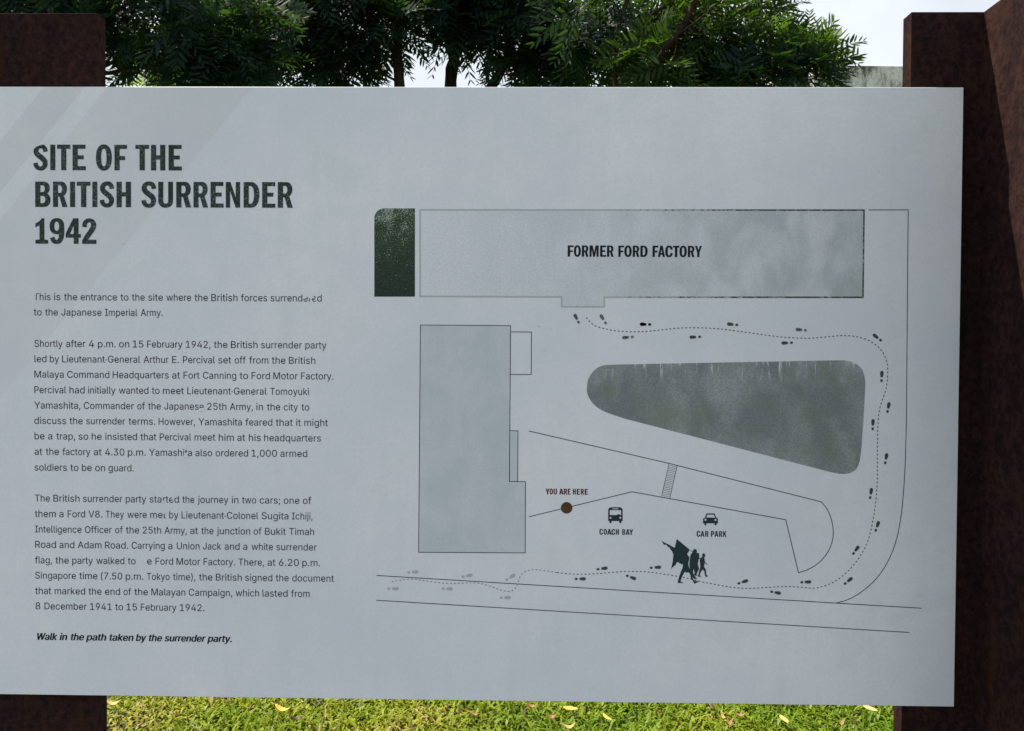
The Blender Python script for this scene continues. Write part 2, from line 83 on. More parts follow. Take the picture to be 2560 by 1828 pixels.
FEET = [[102.4,1572.3,107.4,1562.9,1],[154.1,1571.8,160.6,1561.6,0],[235.2,1558.9,247.0,1558.7,0],[200.9,1532.7,213.0,1533.9,0],[235.1,1558.9,247.0,1558.7,0],[333.0,1534.3,345.1,1535.0,0],[406.0,1559.9,417.5,1558.8,0],[539.8,1550.2,551.6,1549.1,0],[512.7,1523.8,524.8,1524.4,0],[689.3,1537.5,698.1,1530.7,0],[701.8,1463.2,701.4,1451.6,0],[715.8,1402.0,714.0,1391.0,0],[685.8,1368.5,685.5,1356.9,0],[712.8,1301.8,711.0,1290.2,0],[684.1,1232.9,682.6,1221.5,0],[697.9,1168.1,694.5,1157.0,0],[657.6,1119.7,651.7,1111.0,0],[644.4,1058.3,636.2,1051.3,0],[562.4,1053.3,551.4,1052.6,0],[503.3,1031.2,492.3,1033.0,0],[438.7,1053.1,428.0,1049.3,0],[267.1,1079.2,254.9,1078.2,0],[218.5,1057.7,207.9,1061.5,0],[161.7,1076.1,150.0,1074.3,0],[118.8,1054.7,107.1,1054.5,0],[-213.4,1064.9,-225.2,1063.9,2],[-105.7,1059.0,-116.8,1056.6,2],[-20.5,1058.2,-30.2,1051.7,2],[-252.5,1031.3,-264.8,1030.9,2],[-145.0,1032.2,-156.7,1032.3,2],[-29.5,1015.8,-41.2,1015.4,2]]
PATCH = [[[-438.4,1611.9],[-432.1,1613.8],[-429.6,1608.8],[-434.0,1605.0],[-437.8,1606.3]],[[-427.1,1615.1],[-417.7,1614.5],[-415.8,1607.6],[-422.7,1605.1],[-426.5,1608.2]],[[-413.9,1607.6],[-409.5,1608.9],[-408.8,1603.3],[-412.6,1601.4]],[[-674.9,1297.3],[-667.6,1298.3],[-668.2,1289.2],[-675.8,1289.1]],[[-643.5,1387.8],[-633.3,1389.1],[-634.6,1380.9],[-644.1,1381.5]],[[-975.6,1614.3],[-969.9,1614.0],[-971.8,1609.2],[-975.6,1611.1]],[[-719.7,1203.3],[-714.7,1202.1],[-715.9,1196.3],[-720.4,1196.9]],[[-698.8,1209.8],[-695.0,1210.5],[-694.3,1202.9],[-697.5,1202.8]],[[-717.9,1181.1],[-710.9,1180.6],[-712.1,1175.5],[-717.2,1176.1]],[[-975.9,1911.6],[-951.4,1911.6],[-954.7,1908.6],[-962.4,1907.0],[-969.4,1904.3],[-974.4,1899.4]]]
GLYPHS = {"(":[273,[[[89,207],[92,264],[101,324],[114,384],[132,441],[153,494],[177,539],[236,539],[212,485],[191,428],[174,370],[161,313],[154,258],[151,207],[154,161],[160,115],[172,67],[188,16],[209,-38],[236,-96],[177,-96],[139,-21],[111,55],[95,131]]]],")":[273,[[[37,-96],[64,-37],[86,18],[102,69],[113,116],[120,162],[122,207],[119,258],[112,313],[99,370],[82,428],[62,485],[37,539],[97,539],[121,494],[142,441],[159,384],[173,323],[181,264],[184,207],[178,130],[161,53],[134,-22],[97,-96]]]],",":[188,[[[38,-119],[68,71],[137,71],[84,-119]]]],"-":[453,[[[337,244],[337,188],[114,188],[114,244]]]],".":[188,[[[95,-4],[78,-1],[63,9],[53,24],[50,41],[53,59],[63,73],[78,83],[95,87],[113,83],[128,73],[138,59],[141,41],[138,24],[128,9],[113,-1]]]],"0":[453,[[[227,-7],[174,1],[130,24],[95,62],[69,113],[53,178],[48,254],[53,330],[69,395],[95,447],[130,484],[174,508],[227,516],[279,508],[323,484],[358,447],[384,395],[400,330],[405,254],[400,178],[384,113],[359,62],[323,24],[279,1]],[[227,50],[261,56],[290,74],[313,103],[330,144],[340,194],[344,254],[340,314],[330,365],[313,405],[290,435],[261,453],[227,460],[192,453],[163,435],[140,405],[123,365],[113,314],[109,254],[113,194],[123,144],[140,103],[163,74],[192,56]]]],"1":[453,[[[76,0],[76,55],[391,55],[391,0]],[[276,509],[276,0],[212,0],[212,448],[209,448],[86,358],[86,427],[198,509]]]],"2":[453,[[[64,0],[64,47],[234,229],[282,282],[299,305],[311,327],[318,348],[320,371],[317,397],[308,419],[293,436],[273,449],[250,457],[224,460],[196,457],[172,447],[153,433],[139,413],[130,390],[127,362],[66,362],[71,405],[86,442],[111,473],[143,496],[182,511],[225,516],[268,511],[306,497],[337,474],[361,445],[376,411],[381,372],[378,345],[371,318],[357,290],[336,259],[306,223],[267,180],[153,60],[153,57],[389,57],[389,0]]]],"3":[453,[[[218,-7],[173,-3],[133,10],[98,30],[70,57],[52,91],[44,132],[109,132],[115,107],[126,87],[144,71],[165,59],[191,52],[219,50],[248,53],[275,61],[297,74],[315,93],[325,116],[329,145],[326,172],[316,196],[299,217],[275,234],[242,244],[201,248],[157,248],[157,299],[288,448],[288,452],[70,452],[70,509],[372,509],[372,461],[211,278],[211,289],[264,288],[308,276],[344,253],[371,222],[387,186],[393,145],[387,103],[370,66],[344,36],[309,12],[266,-2]]]],"4":[453,[[[40,105],[40,158],[247,509],[311,509],[109,166],[109,163],[413,163],[413,105]],[[282,0],[282,121],[282,146],[282,318],[343,318],[343,0]]]],"5":[453,[[[221,-7],[178,-2],[140,11],[108,32],[83,60],[66,93],[60,130],[122,130],[127,108],[138,89],[154,73],[173,60],[196,52],[221,50],[250,53],[276,64],[298,82],[314,104],[324,131],[328,162],[324,193],[314,221],[297,244],[275,262],[248,273],[218,277],[192,275],[167,268],[145,258],[128,246],[67,253],[96,509],[366,509],[366,452],[151,452],[134,301],[136,301],[155,315],[178,325],[203,331],[229,334],[263,330],[294,321],[321,306],[345,285],[364,260],[379,231],[388,199],[391,163],[385,117],[369,76],[343,41],[309,15],[268,-1]]]],"6":[453,[[[226,-7],[182,-1],[142,15],[109,40],[84,74],[69,115],[64,162],[68,199],[80,239],[102,285],[137,340],[252,509],[322,509],[151,261],[145,261],[154,275],[165,288],[179,299],[196,307],[214,312],[235,314],[278,309],[316,295],[346,271],[370,240],[384,201],[389,157],[384,112],[368,73],[343,39],[310,14],[271,-2]],[[226,48],[254,52],[279,63],[299,79],[314,101],[324,128],[327,157],[324,187],[314,213],[299,235],[279,251],[254,262],[226,265],[198,262],[174,252],[153,235],[138,214],[128,188],[125,158],[128,128],[138,102],[153,79],[174,63],[198,52]]]],"7":[453,[[[97,0],[323,448],[323,452],[62,452],[62,509],[391,509],[391,449],[165,0]]]],"8":[453,[[[226,-7],[178,-2],[136,11],[101,33],[74,62],[57,96],[52,135],[55,166],[65,195],[81,220],[101,241],[125,256],[153,265],[153,267],[119,282],[93,308],[76,342],[70,380],[75,417],[90,450],[114,477],[146,498],[184,511],[226,516],[269,511],[306,498],[337,477],[361,450],[377,417],[382,380],[376,342],[359,308],[333,282],[300,267],[300,265],[327,256],[351,241],[372,220],[387,195],[397,166],[401,135],[395,96],[378,62],[352,33],[317,11],[275,-2]],[[226,49],[258,52],[285,60],[307,74],[323,91],[333,113],[337,139],[333,165],[322,189],[305,208],[283,223],[256,232],[226,235],[196,232],[169,223],[147,208],[130,189],[119,165],[115,139],[119,113],[129,91],[145,74],[167,60],[195,52]],[[226,290],[252,292],[274,300],[293,313],[307,330],[316,351],[319,376],[316,399],[308,420],[294,437],[275,449],[252,457],[226,460],[200,457],[177,449],[159,437],[145,420],[136,399],[133,376],[136,351],[145,330],[159,313],[178,300],[201,292]]]],"9":[453,[[[226,516],[271,510],[310,494],[343,468],[368,434],[384,393],[389,347],[385,309],[373,270],[350,224],[315,168],[200,0],[130,0],[301,248],[307,248],[299,234],[287,221],[273,210],[257,202],[238,196],[218,195],[175,199],[137,214],[106,237],[83,269],[68,307],[64,352],[69,397],[85,436],[110,469],[143,494],[182,510]],[[226,460],[199,457],[174,446],[154,429],[138,407],[129,381],[125,352],[129,322],[138,295],[154,274],[174,257],[199,247],[226,243],[254,247],[279,257],[299,273],[314,295],[324,321],[327,350],[324,381],[314,407],[299,429],[279,446],[254,457]]]],";":[188,[[[38,-119],[68,71],[137,71],[84,-119]],[[103,271],[86,274],[71,284],[61,299],[58,316],[61,334],[71,349],[86,359],[103,362],[121,359],[136,349],[146,334],[149,316],[146,299],[136,284],[121,274]]]],"A":[480,[[[16,0],[201,509],[276,509],[463,0],[395,0],[287,302],[264,372],[232,478],[245,478],[213,371],[191,302],[85,0]],[[110,142],[110,199],[370,199],[370,142]]]],"B":[456,[[[60,0],[60,509],[241,509],[289,504],[329,491],[359,469],[381,442],[394,410],[398,374],[395,344],[387,320],[373,301],[356,286],[336,275],[315,267],[315,262],[339,257],[363,245],[385,227],[402,203],[414,173],[418,136],[413,100],[400,67],[377,39],[344,18],[301,4],[247,0]],[[125,57],[245,57],[296,63],[330,80],[349,105],[355,137],[352,161],[342,184],[327,203],[306,218],[279,228],[248,231],[125,231]],[[125,285],[238,285],[265,288],[288,296],[308,309],[323,326],[333,348],[336,372],[330,403],[313,429],[283,446],[240,452],[125,452]]]],"C":[510,[[[267,-7],[205,1],[150,25],[104,63],[70,115],[48,179],[40,254],[48,329],[70,393],[104,445],[150,484],[205,508],[267,516],[305,513],[340,504],[373,490],[402,471],[427,447],[448,418],[463,385],[473,348],[408,348],[401,373],[389,395],[375,413],[357,428],[337,440],[315,449],[292,454],[267,456],[223,450],[184,432],[150,403],[125,364],[109,314],[103,254],[109,194],[125,145],[151,105],[184,76],[223,59],[267,53],[292,55],[315,60],[337,69],[357,81],[375,96],[389,114],[401,136],[408,160],[473,160],[463,124],[448,91],[428,62],[402,38],[373,19],[341,5],[305,-4]]]],"D":[502,[[[219,0],[96,0],[96,57],[215,57],[272,63],[318,81],[354,110],[379,149],[394,198],[399,255],[394,312],[379,361],[354,399],[320,428],[275,446],[221,452],[93,452],[93,509],[225,509],[294,501],[353,478],[399,441],[433,391],[455,329],[462,255],[455,181],[433,119],[398,68],[351,31],[291,8]],[[125,509],[125,0],[60,0],[60,509]]]],"E":[418,[[[60,0],[60,509],[372,509],[372,452],[125,452],[125,286],[355,286],[355,229],[125,229],[125,57],[375,57],[375,0]]]],"F":[410,[[[60,0],[60,509],[369,509],[369,452],[125,452],[125,278],[346,278],[346,221],[125,221],[125,0]]]],"G":[520,[[[269,-7],[205,1],[149,25],[104,64],[69,116],[47,179],[40,254],[47,329],[69,393],[103,445],[149,484],[203,508],[265,516],[304,513],[340,504],[374,489],[403,469],[429,445],[449,416],[465,384],[474,349],[408,349],[399,372],[387,393],[373,411],[356,427],[337,439],[315,448],[291,454],[265,456],[222,450],[183,432],[150,404],[125,364],[109,314],[103,254],[109,194],[125,145],[151,105],[184,76],[224,59],[269,53],[309,57],[345,71],[374,93],[396,123],[410,160],[415,202],[434,199],[283,199],[283,256],[478,256],[478,200],[471,141],[451,91],[419,50],[377,19],[326,0]]]],"H":[517,[[[60,0],[60,509],[125,509],[125,289],[392,289],[392,509],[457,509],[457,0],[392,0],[392,232],[125,232],[125,0]]]],"I":[300,[[[31,0],[31,57],[118,57],[118,452],[31,452],[31,509],[269,509],[269,452],[183,452],[183,57],[269,57],[269,0]]]],"J":[396,[[[185,-7],[143,-2],[106,11],[75,33],[52,63],[38,100],[33,145],[33,173],[98,173],[98,145],[104,104],[122,74],[149,56],[185,50],[220,56],[248,74],[266,104],[272,145],[272,509],[336,509],[336,145],[332,100],[318,63],[294,33],[263,11],[227,-2]]]],"L":[393,[[[60,0],[60,509],[125,509],[125,57],[361,57],[361,0]]]],"M":[628,[[[60,0],[60,509],[152,509],[277,187],[287,159],[299,123],[311,84],[322,49],[307,49],[318,83],[330,121],[342,158],[352,187],[476,509],[568,509],[568,0],[504,0],[504,291],[504,327],[505,369],[506,413],[507,457],[513,457],[498,409],[482,363],[467,322],[456,291],[342,0],[286,0],[170,291],[159,321],[145,361],[129,408],[112,457],[119,457],[120,416],[121,372],[122,328],[122,291],[122,0]]]],"O":[533,[[[267,-7],[205,1],[150,25],[105,63],[70,115],[48,179],[40,254],[48,329],[70,393],[105,445],[150,484],[205,508],[267,516],[329,508],[384,484],[429,445],[464,393],[486,329],[493,254],[486,179],[464,115],[429,63],[384,25],[329,1]],[[267,53],[310,59],[349,76],[383,105],[408,144],[425,194],[430,254],[425,314],[408,365],[383,404],[349,433],[310,450],[267,456],[223,450],[184,433],[151,404],[125,364],[109,314],[103,254],[109,194],[125,144],[151,105],[184,76],[223,59]]]],"P":[444,[[[60,0],[60,509],[235,509],[289,503],[332,487],[366,462],[390,430],[404,391],[409,348],[404,304],[390,265],[366,233],[332,207],[289,191],[235,186],[109,186],[109,242],[233,242],[269,246],[297,256],[318,272],[333,294],[342,319],[344,348],[342,376],[333,402],[318,423],[297,439],[268,449],[232,452],[125,452],[125,0]]]],"R":[449,[[[60,0],[60,509],[236,509],[290,504],[333,489],[367,465],[390,433],[405,395],[409,352],[405,309],[390,271],[367,240],[333,217],[289,203],[236,198],[96,198],[96,255],[234,255],[269,258],[298,267],[319,281],[334,300],[342,324],[345,352],[342,380],[334,405],[319,425],[298,440],[269,449],[233,452],[125,452],[125,0]],[[353,0],[230,229],[303,229],[428,0]]]],"S":[446,[[[224,-9],[172,-4],[128,9],[91,31],[64,60],[46,96],[38,137],[104,137],[110,110],[123,88],[142,71],[166,59],[194,52],[224,49],[257,52],[286,60],[311,74],[329,92],[341,114],[346,139],[342,161],[332,179],[316,193],[296,205],[272,214],[245,222],[184,239],[128,260],[86,289],[60,326],[52,372],[58,413],[75,448],[102,476],[138,498],[180,511],[227,516],[275,511],[316,498],[351,476],[377,449],[394,415],[401,378],[337,378],[326,412],[302,437],[267,453],[225,459],[194,456],[167,448],[145,435],[129,418],[118,398],[115,376],[119,352],[131,334],[148,319],[169,308],[191,300],[212,293],[264,279],[312,264],[336,252],[359,238],[379,220],[395,198],[405,171],[408,139],[403,99],[386,64],[360,34],[323,11],[278,-4]]]],"T":[448,[[[32,452],[32,509],[417,509],[417,452],[257,452],[257,0],[193,0],[193,452]]]],"U":[517,[[[259,-8],[203,-2],[154,15],[114,43],[85,80],[66,124],[60,173],[60,509],[124,509],[124,178],[128,144],[141,113],[160,87],[187,68],[220,56],[259,52],[298,56],[331,68],[357,87],[377,113],[389,144],[393,178],[393,509],[457,509],[457,173],[451,124],[433,80],[403,43],[363,15],[315,-2]]]],"V":[480,[[[204,0],[16,509],[84,509],[192,206],[215,137],[248,31],[235,31],[267,138],[290,206],[395,509],[463,509],[278,0]]]],"W":[686,[[[155,0],[16,509],[82,509],[163,196],[175,145],[187,94],[197,40],[189,40],[200,94],[211,145],[224,196],[306,509],[380,509],[462,196],[474,145],[486,94],[497,40],[488,40],[499,94],[510,145],[523,196],[603,509],[670,509],[530,0],[455,0],[368,323],[351,391],[336,475],[350,475],[335,395],[318,323],[230,0]]]],"Y":[472,[[[203,0],[203,208],[16,509],[91,509],[192,344],[222,292],[236,264],[250,230],[224,230],[237,265],[251,293],[280,344],[381,509],[455,509],[268,208],[268,0]]]],"a":[389,[[[160,-9],[126,-5],[94,5],[68,22],[48,45],[35,73],[30,108],[34,138],[43,161],[58,179],[78,193],[100,203],[125,211],[178,220],[234,227],[252,230],[265,235],[273,243],[276,255],[276,257],[273,279],[267,297],[256,311],[240,322],[220,329],[196,331],[171,329],[149,322],[132,313],[118,301],[107,288],[100,274],[41,291],[57,322],[79,346],[104,364],[133,375],[163,382],[194,384],[215,383],[239,379],[263,372],[286,360],[306,343],[322,320],[333,290],[337,251],[337,0],[277,0],[277,52],[272,52],[264,38],[252,25],[236,12],[215,1],[190,-6]],[[170,45],[202,49],[228,59],[248,74],[263,93],[272,115],[276,138],[276,190],[270,186],[259,182],[231,176],[200,171],[175,168],[154,164],[134,159],[117,150],[103,139],[95,124],[92,105],[94,87],[102,72],[114,61],[130,52],[149,47]]]],"b":[424,[[[229,-8],[198,-5],[172,4],[153,17],[138,31],[118,59],[112,59],[112,0],[53,0],[53,509],[114,509],[114,319],[118,319],[137,346],[152,360],[171,373],[197,381],[229,384],[274,378],[313,361],[345,332],[370,293],[385,245],[390,189],[385,133],[370,84],[346,45],[313,16],[274,-2]],[[220,47],[253,51],[279,66],[301,88],[316,117],[325,151],[328,189],[325,227],[316,261],[301,290],[280,311],[253,325],[220,330],[188,325],[161,312],[140,291],[125,263],[116,229],[113,189],[116,150],[125,115],[140,86],[162,65],[188,51]]]],"c":[396,[[[207,-8],[159,-2],[117,16],[82,46],[56,85],[40,133],[34,187],[40,243],[56,291],[82,330],[117,360],[159,378],[207,384],[234,383],[260,377],[284,368],[305,356],[324,341],[340,322],[353,301],[362,277],[303,262],[298,276],[290,289],[281,301],[270,311],[257,319],[242,325],[226,329],[207,330],[173,325],[145,310],[124,287],[108,258],[99,224],[96,187],[99,151],[108,117],[124,89],[145,66],[173,51],[207,46],[226,48],[243,52],[258,58],[271,66],[282,76],[292,89],[299,102],[304,117],[363,102],[354,78],[341,56],[325,37],[306,21],[285,9],[261,-1],[235,-6]]]],"d":[424,[[[195,-8],[151,-2],[111,16],[79,45],[55,84],[39,133],[34,189],[39,245],[55,293],[79,332],[112,361],[151,378],[196,384],[228,381],[253,373],[272,360],[287,346],[306,319],[311,319],[311,509],[372,509],[372,0],[313,0],[313,59],[307,59],[287,31],[272,17],[252,4],[227,-5]],[[205,47],[236,51],[263,65],[284,86],[299,115],[309,150],[312,189],[309,229],[300,263],[284,291],[263,312],[237,325],[205,330],[172,325],[145,311],[124,290],[108,261],[99,227],[96,189],[99,151],[109,117],[124,88],[145,66],[172,51]]]],"e":[404,[[[212,-8],[161,-2],[117,16],[82,46],[56,85],[40,132],[34,187],[39,242],[55,290],[81,329],[115,359],[157,378],[205,384],[236,382],[266,374],[294,361],[319,341],[341,315],[357,282],[368,242],[371,194],[371,169],[75,169],[75,221],[338,221],[310,202],[307,237],[298,269],[283,294],[263,314],[237,326],[205,330],[173,326],[146,313],[125,294],[109,270],[99,241],[96,211],[96,178],[100,139],[110,106],[128,80],[151,61],[179,50],[212,46],[234,48],[254,53],[271,61],[285,73],[297,88],[306,105],[365,91],[353,63],[335,39],[311,19],[283,4],[249,-5]]]],"f":[254,[[[228,379],[228,327],[6,327],[6,379]],[[81,0],[81,432],[84,461],[96,486],[113,505],[135,519],[161,527],[187,530],[207,529],[222,527],[243,521],[227,468],[215,472],[195,474],[171,470],[154,460],[145,443],[142,419],[142,0]]]],"g":[425,[[[207,-151],[168,-148],[134,-140],[105,-127],[82,-110],[64,-91],[51,-69],[101,-41],[122,-66],[136,-78],[154,-88],[178,-95],[207,-97],[249,-92],[282,-75],[304,-47],[311,-6],[311,68],[306,68],[287,41],[272,28],[252,16],[227,8],[195,5],[152,10],[113,27],[80,53],[55,90],[39,136],[34,191],[39,246],[55,293],[80,332],[112,361],[152,378],[196,384],[228,382],[253,373],[273,360],[288,346],[308,319],[313,319],[313,379],[372,379],[372,-9],[367,-54],[350,-90],[324,-117],[291,-136],[251,-147]],[[205,59],[237,63],[264,75],[285,95],[300,121],[309,154],[312,193],[309,231],[300,264],[285,291],[264,312],[237,325],[205,330],[172,325],[145,312],[124,290],[109,262],[99,229],[96,193],[99,155],[109,123],[124,96],[145,76],[172,63]]]],"h":[410,[[[114,227],[114,0],[53,0],[53,509],[114,509],[114,287],[102,287],[124,332],[152,362],[187,379],[227,384],[264,380],[295,369],[321,349],[341,321],[353,285],[357,240],[357,0],[296,0],[296,235],[290,275],[273,304],[246,323],[210,329],[184,326],[161,317],[141,303],[126,283],[117,257]]]],"i":[166,[[[53,0],[53,379],[114,379],[114,0]],[[84,443],[67,446],[54,455],[44,468],[41,483],[44,499],[54,512],[67,521],[84,524],[100,521],[114,512],[123,499],[126,483],[123,468],[114,455],[100,446]]]],"j":[166,[[[53,379],[114,379],[114,-30],[111,-63],[102,-90],[86,-113],[65,-129],[37,-139],[4,-143],[-10,-143],[-10,-87],[2,-87],[25,-83],[40,-72],[50,-54],[53,-29]],[[83,443],[67,446],[53,455],[44,468],[41,483],[44,499],[53,512],[67,521],[83,524],[100,521],[114,512],[123,499],[126,483],[123,468],[114,455],[100,446]]]],"k":[381,[[[110,137],[110,212],[121,212],[284,379],[360,379],[184,199],[177,199]],[[53,0],[53,509],[114,509],[114,0]],[[294,0],[148,186],[191,229],[372,0]]]],"l":[189,[[[139,-2],[101,3],[74,20],[58,47],[53,84],[53,509],[114,509],[114,99],[115,77],[120,62],[130,54],[146,52],[160,53],[170,54],[181,3],[162,-1]]]],"m":[610,[[[53,0],[53,379],[112,379],[112,295],[108,295],[118,323],[132,346],[151,363],[172,376],[195,384],[219,386],[257,380],[287,361],[309,331],[321,295],[312,295],[322,321],[337,343],[357,361],[381,375],[407,383],[437,386],[468,383],[497,372],[522,354],[541,328],[553,296],[557,255],[557,0],[496,0],[496,254],[490,289],[473,313],[447,326],[419,330],[395,328],[374,320],[358,307],[345,290],[338,270],[335,247],[335,0],[274,0],[274,260],[269,288],[253,311],[229,326],[199,330],[178,328],[158,320],[140,307],[126,289],[117,266],[114,238],[114,0]]]],"n":[410,[[[114,227],[114,0],[53,0],[53,379],[112,379],[112,287],[102,287],[124,332],[152,362],[187,379],[227,384],[264,380],[295,369],[321,349],[341,321],[353,285],[357,240],[357,0],[296,0],[296,235],[290,275],[273,304],[246,323],[210,329],[184,326],[161,317],[141,303],[126,283],[117,257]]]],"o":[415,[[[207,-8],[159,-2],[117,16],[82,46],[56,85],[40,133],[34,187],[40,243],[56,291],[82,330],[117,360],[159,378],[207,384],[256,378],[299,360],[333,330],[359,291],[376,243],[381,187],[376,133],[359,85],[333,46],[299,16],[256,-2]],[[207,46],[242,51],[270,66],[292,89],[307,117],[316,151],[319,187],[316,224],[307,258],[292,287],[270,310],[242,325],[207,330],[173,325],[145,310],[124,287],[108,258],[99,224],[96,187],[99,151],[108,117],[124,89],[145,66],[173,51]]]],"p":[424,[[[53,-143],[53,379],[112,379],[112,319],[118,319],[137,346],[152,360],[171,373],[197,381],[229,384],[274,378],[313,361],[345,332],[370,293],[385,245],[390,189],[385,133],[370,84],[346,45],[313,16],[274,-2],[229,-8],[198,-5],[173,4],[153,17],[138,31],[118,59],[114,59],[114,-143]],[[220,47],[253,51],[279,66],[301,88],[316,117],[325,151],[328,189],[325,227],[316,261],[301,290],[280,311],[253,325],[220,330],[188,325],[161,312],[140,291],[125,263],[116,229],[113,189],[116,150],[125,115],[140,86],[162,65],[188,51]]]],"q":[424,[[[372,-143],[311,-143],[311,59],[306,59],[287,31],[272,17],[252,4],[227,-5],[195,-8],[151,-2],[111,16],[79,45],[55,84],[39,133],[34,189],[39,245],[55,293],[79,332],[112,361],[151,378],[196,384],[228,381],[253,373],[272,360],[287,346],[307,319],[313,319],[313,379],[372,379]],[[205,47],[236,51],[263,65],[284,86],[299,115],[309,150],[312,189],[309,229],[300,263],[284,291],[263,312],[237,325],[205,330],[172,325],[145,311],[124,290],[108,261],[99,227],[96,189],[99,151],[109,117],[124,88],[145,66],[172,51]]]],"r":[259,[[[53,0],[53,379],[112,379],[112,321],[115,321],[130,347],[152,367],[181,380],[213,385],[229,384],[243,384],[243,322],[230,324],[207,326],[182,323],[159,315],[140,301],[126,284],[117,262],[114,237],[114,0]]]],"s":[365,[[[182,-8],[145,-5],[112,3],[84,18],[62,38],[45,63],[36,94],[94,107],[105,79],[124,60],[150,49],[181,45],[217,50],[244,62],[262,81],[268,103],[265,121],[254,136],[237,147],[212,155],[149,170],[104,186],[72,208],[53,237],[47,274],[51,305],[65,332],[87,354],[115,370],[149,381],[187,384],[223,381],[254,372],[279,358],[299,339],[314,316],[324,290],[268,277],[258,298],[243,316],[219,328],[187,333],[156,329],[131,317],[114,299],[109,277],[112,258],[124,243],[144,232],[172,223],[229,209],[275,194],[306,171],[325,142],[331,107],[326,75],[312,47],[290,24],[260,6],[223,-5]]]],"t":[227,[[[204,379],[204,327],[6,327],[6,379]],[[65,471],[126,471],[126,98],[128,76],[136,61],[150,53],[170,50],[185,51],[202,54],[213,2],[192,-3],[168,-4],[125,2],[92,21],[72,52],[65,93]]]],"u":[410,[[[182,-5],[146,-1],[115,11],[89,31],[69,59],[57,95],[53,139],[53,379],[114,379],[114,144],[119,105],[137,75],[164,56],[200,50],[226,53],[249,62],[268,77],[283,97],[293,122],[296,153],[296,379],[357,379],[357,0],[298,0],[298,92],[307,92],[286,47],[257,17],[222,0]]]],"v":[389,[[[163,0],[17,379],[84,379],[165,155],[177,121],[187,87],[206,21],[184,21],[203,87],[213,121],[224,155],[305,379],[371,379],[226,0]]]],"w":[567,[[[138,0],[23,379],[87,379],[133,214],[154,137],[175,41],[165,41],[186,135],[206,214],[252,379],[316,379],[362,214],[382,136],[402,41],[391,41],[413,135],[434,214],[480,379],[545,379],[429,0],[368,0],[319,172],[305,225],[291,280],[277,338],[291,338],[277,280],[263,225],[248,172],[199,0]]]],"y":[389,[[[47,-139],[61,-86],[71,-87],[88,-90],[104,-89],[118,-84],[130,-74],[141,-58],[151,-36],[163,-1],[17,379],[84,379],[165,155],[177,121],[187,87],[206,21],[184,21],[202,87],[224,155],[305,379],[371,379],[204,-58],[191,-85],[177,-107],[159,-124],[139,-136],[117,-143],[91,-145],[65,-143]]]]}

# ------------------------------------------------------------------ helpers
rng = np.random.default_rng(7)
random.seed(7)

def at(px, py, y):
    """point on the vertical plane at world y seen at pixel (px, py) of the photograph"""
    d = _w + _r * ((px - 1280.0) / FPX) - _u * ((py - 914.0) / FPX)
    return CAM_LOC + d * ((y - CAM_LOC.y) / d.y)

def tag(o, label, cat, group=None):
    o['label'] = label
    o['category'] = cat
    if group:
        o['group'] = group
    return o

def empty(name, loc, label, cat, group=None):
    o = bpy.data.objects.new(name, None)
    o.empty_display_size = 0.1
    o.location = loc
    COL.objects.link(o)
    return tag(o, label, cat, group)

def mesh_obj(name, verts, faces, mats, parent=None, smooth=False, fmat=None):
    me = bpy.data.meshes.new(name)
    me.from_pydata([tuple(v) for v in verts], [], [tuple(f) for f in faces])
    for mt in (mats if isinstance(mats, (list, tuple)) else [mats]):
        me.materials.append(mt)
    if fmat is not None:
        me.polygons.foreach_set('material_index', np.asarray(fmat, dtype=np.int32))
    if smooth:
        me.polygons.foreach_set('use_smooth', np.ones(len(me.polygons), dtype=bool))
    me.update()
    o = bpy.data.objects.new(name, me)
    COL.objects.link(o)
    if parent is not None:
        o.parent = parent
    return o

def fast_mesh(name, V, loops, sizes, mat, parent=None, fmat=None, smooth=False, col=None):
    """numpy mesh: V (n,3), flat loop array, per-face sizes"""
    me = bpy.data.meshes.new(name)
    me.vertices.add(len(V)); me.vertices.foreach_set('co', np.asarray(V, dtype=np.float32).ravel())
    me.loops.add(len(loops)); me.loops.foreach_set('vertex_index', np.asarray(loops, dtype=np.int32))
    sizes = np.asarray(sizes, dtype=np.int32)
    starts = np.concatenate(([0], np.cumsum(sizes)[:-1])).astype(np.int32)
    me.polygons.add(len(sizes)); me.polygons.foreach_set('loop_start', starts)
    for mt in (mat if isinstance(mat, (list, tuple)) else [mat]):
        me.materials.append(mt)
    if fmat is not None:
        me.polygons.foreach_set('material_index', np.asarray(fmat, dtype=np.int32))
    if smooth:
        me.polygons.foreach_set('use_smooth', np.ones(len(sizes), dtype=bool))
    if col is not None:
        a = me.color_attributes.new('tint', 'FLOAT_COLOR', 'POINT')
        a.data.foreach_set('color', np.asarray(col, dtype=np.float32).ravel())
    me.update(calc_edges=True)
    me.validate()
    o = bpy.data.objects.new(name, me)
    COL.objects.link(o)
    if parent is not None:
        o.parent = parent
    return o

def box(x0, x1, y0, y1, z0, z1):
    V = [(x, y, z) for z in (z0, z1) for y in (y0, y1) for x in (x0, x1)]
    F = [(0, 1, 5, 4), (1, 3, 7, 5), (3, 2, 6, 7), (2, 0, 4, 6), (4, 5, 7, 6), (2, 3, 1, 0)]
    return V, F

def bevel(o, w, seg=2):
    md = o.modifiers.new('bevel', 'BEVEL'); md.width = w; md.segments = seg; md.limit_method = 'ANGLE'
    return o

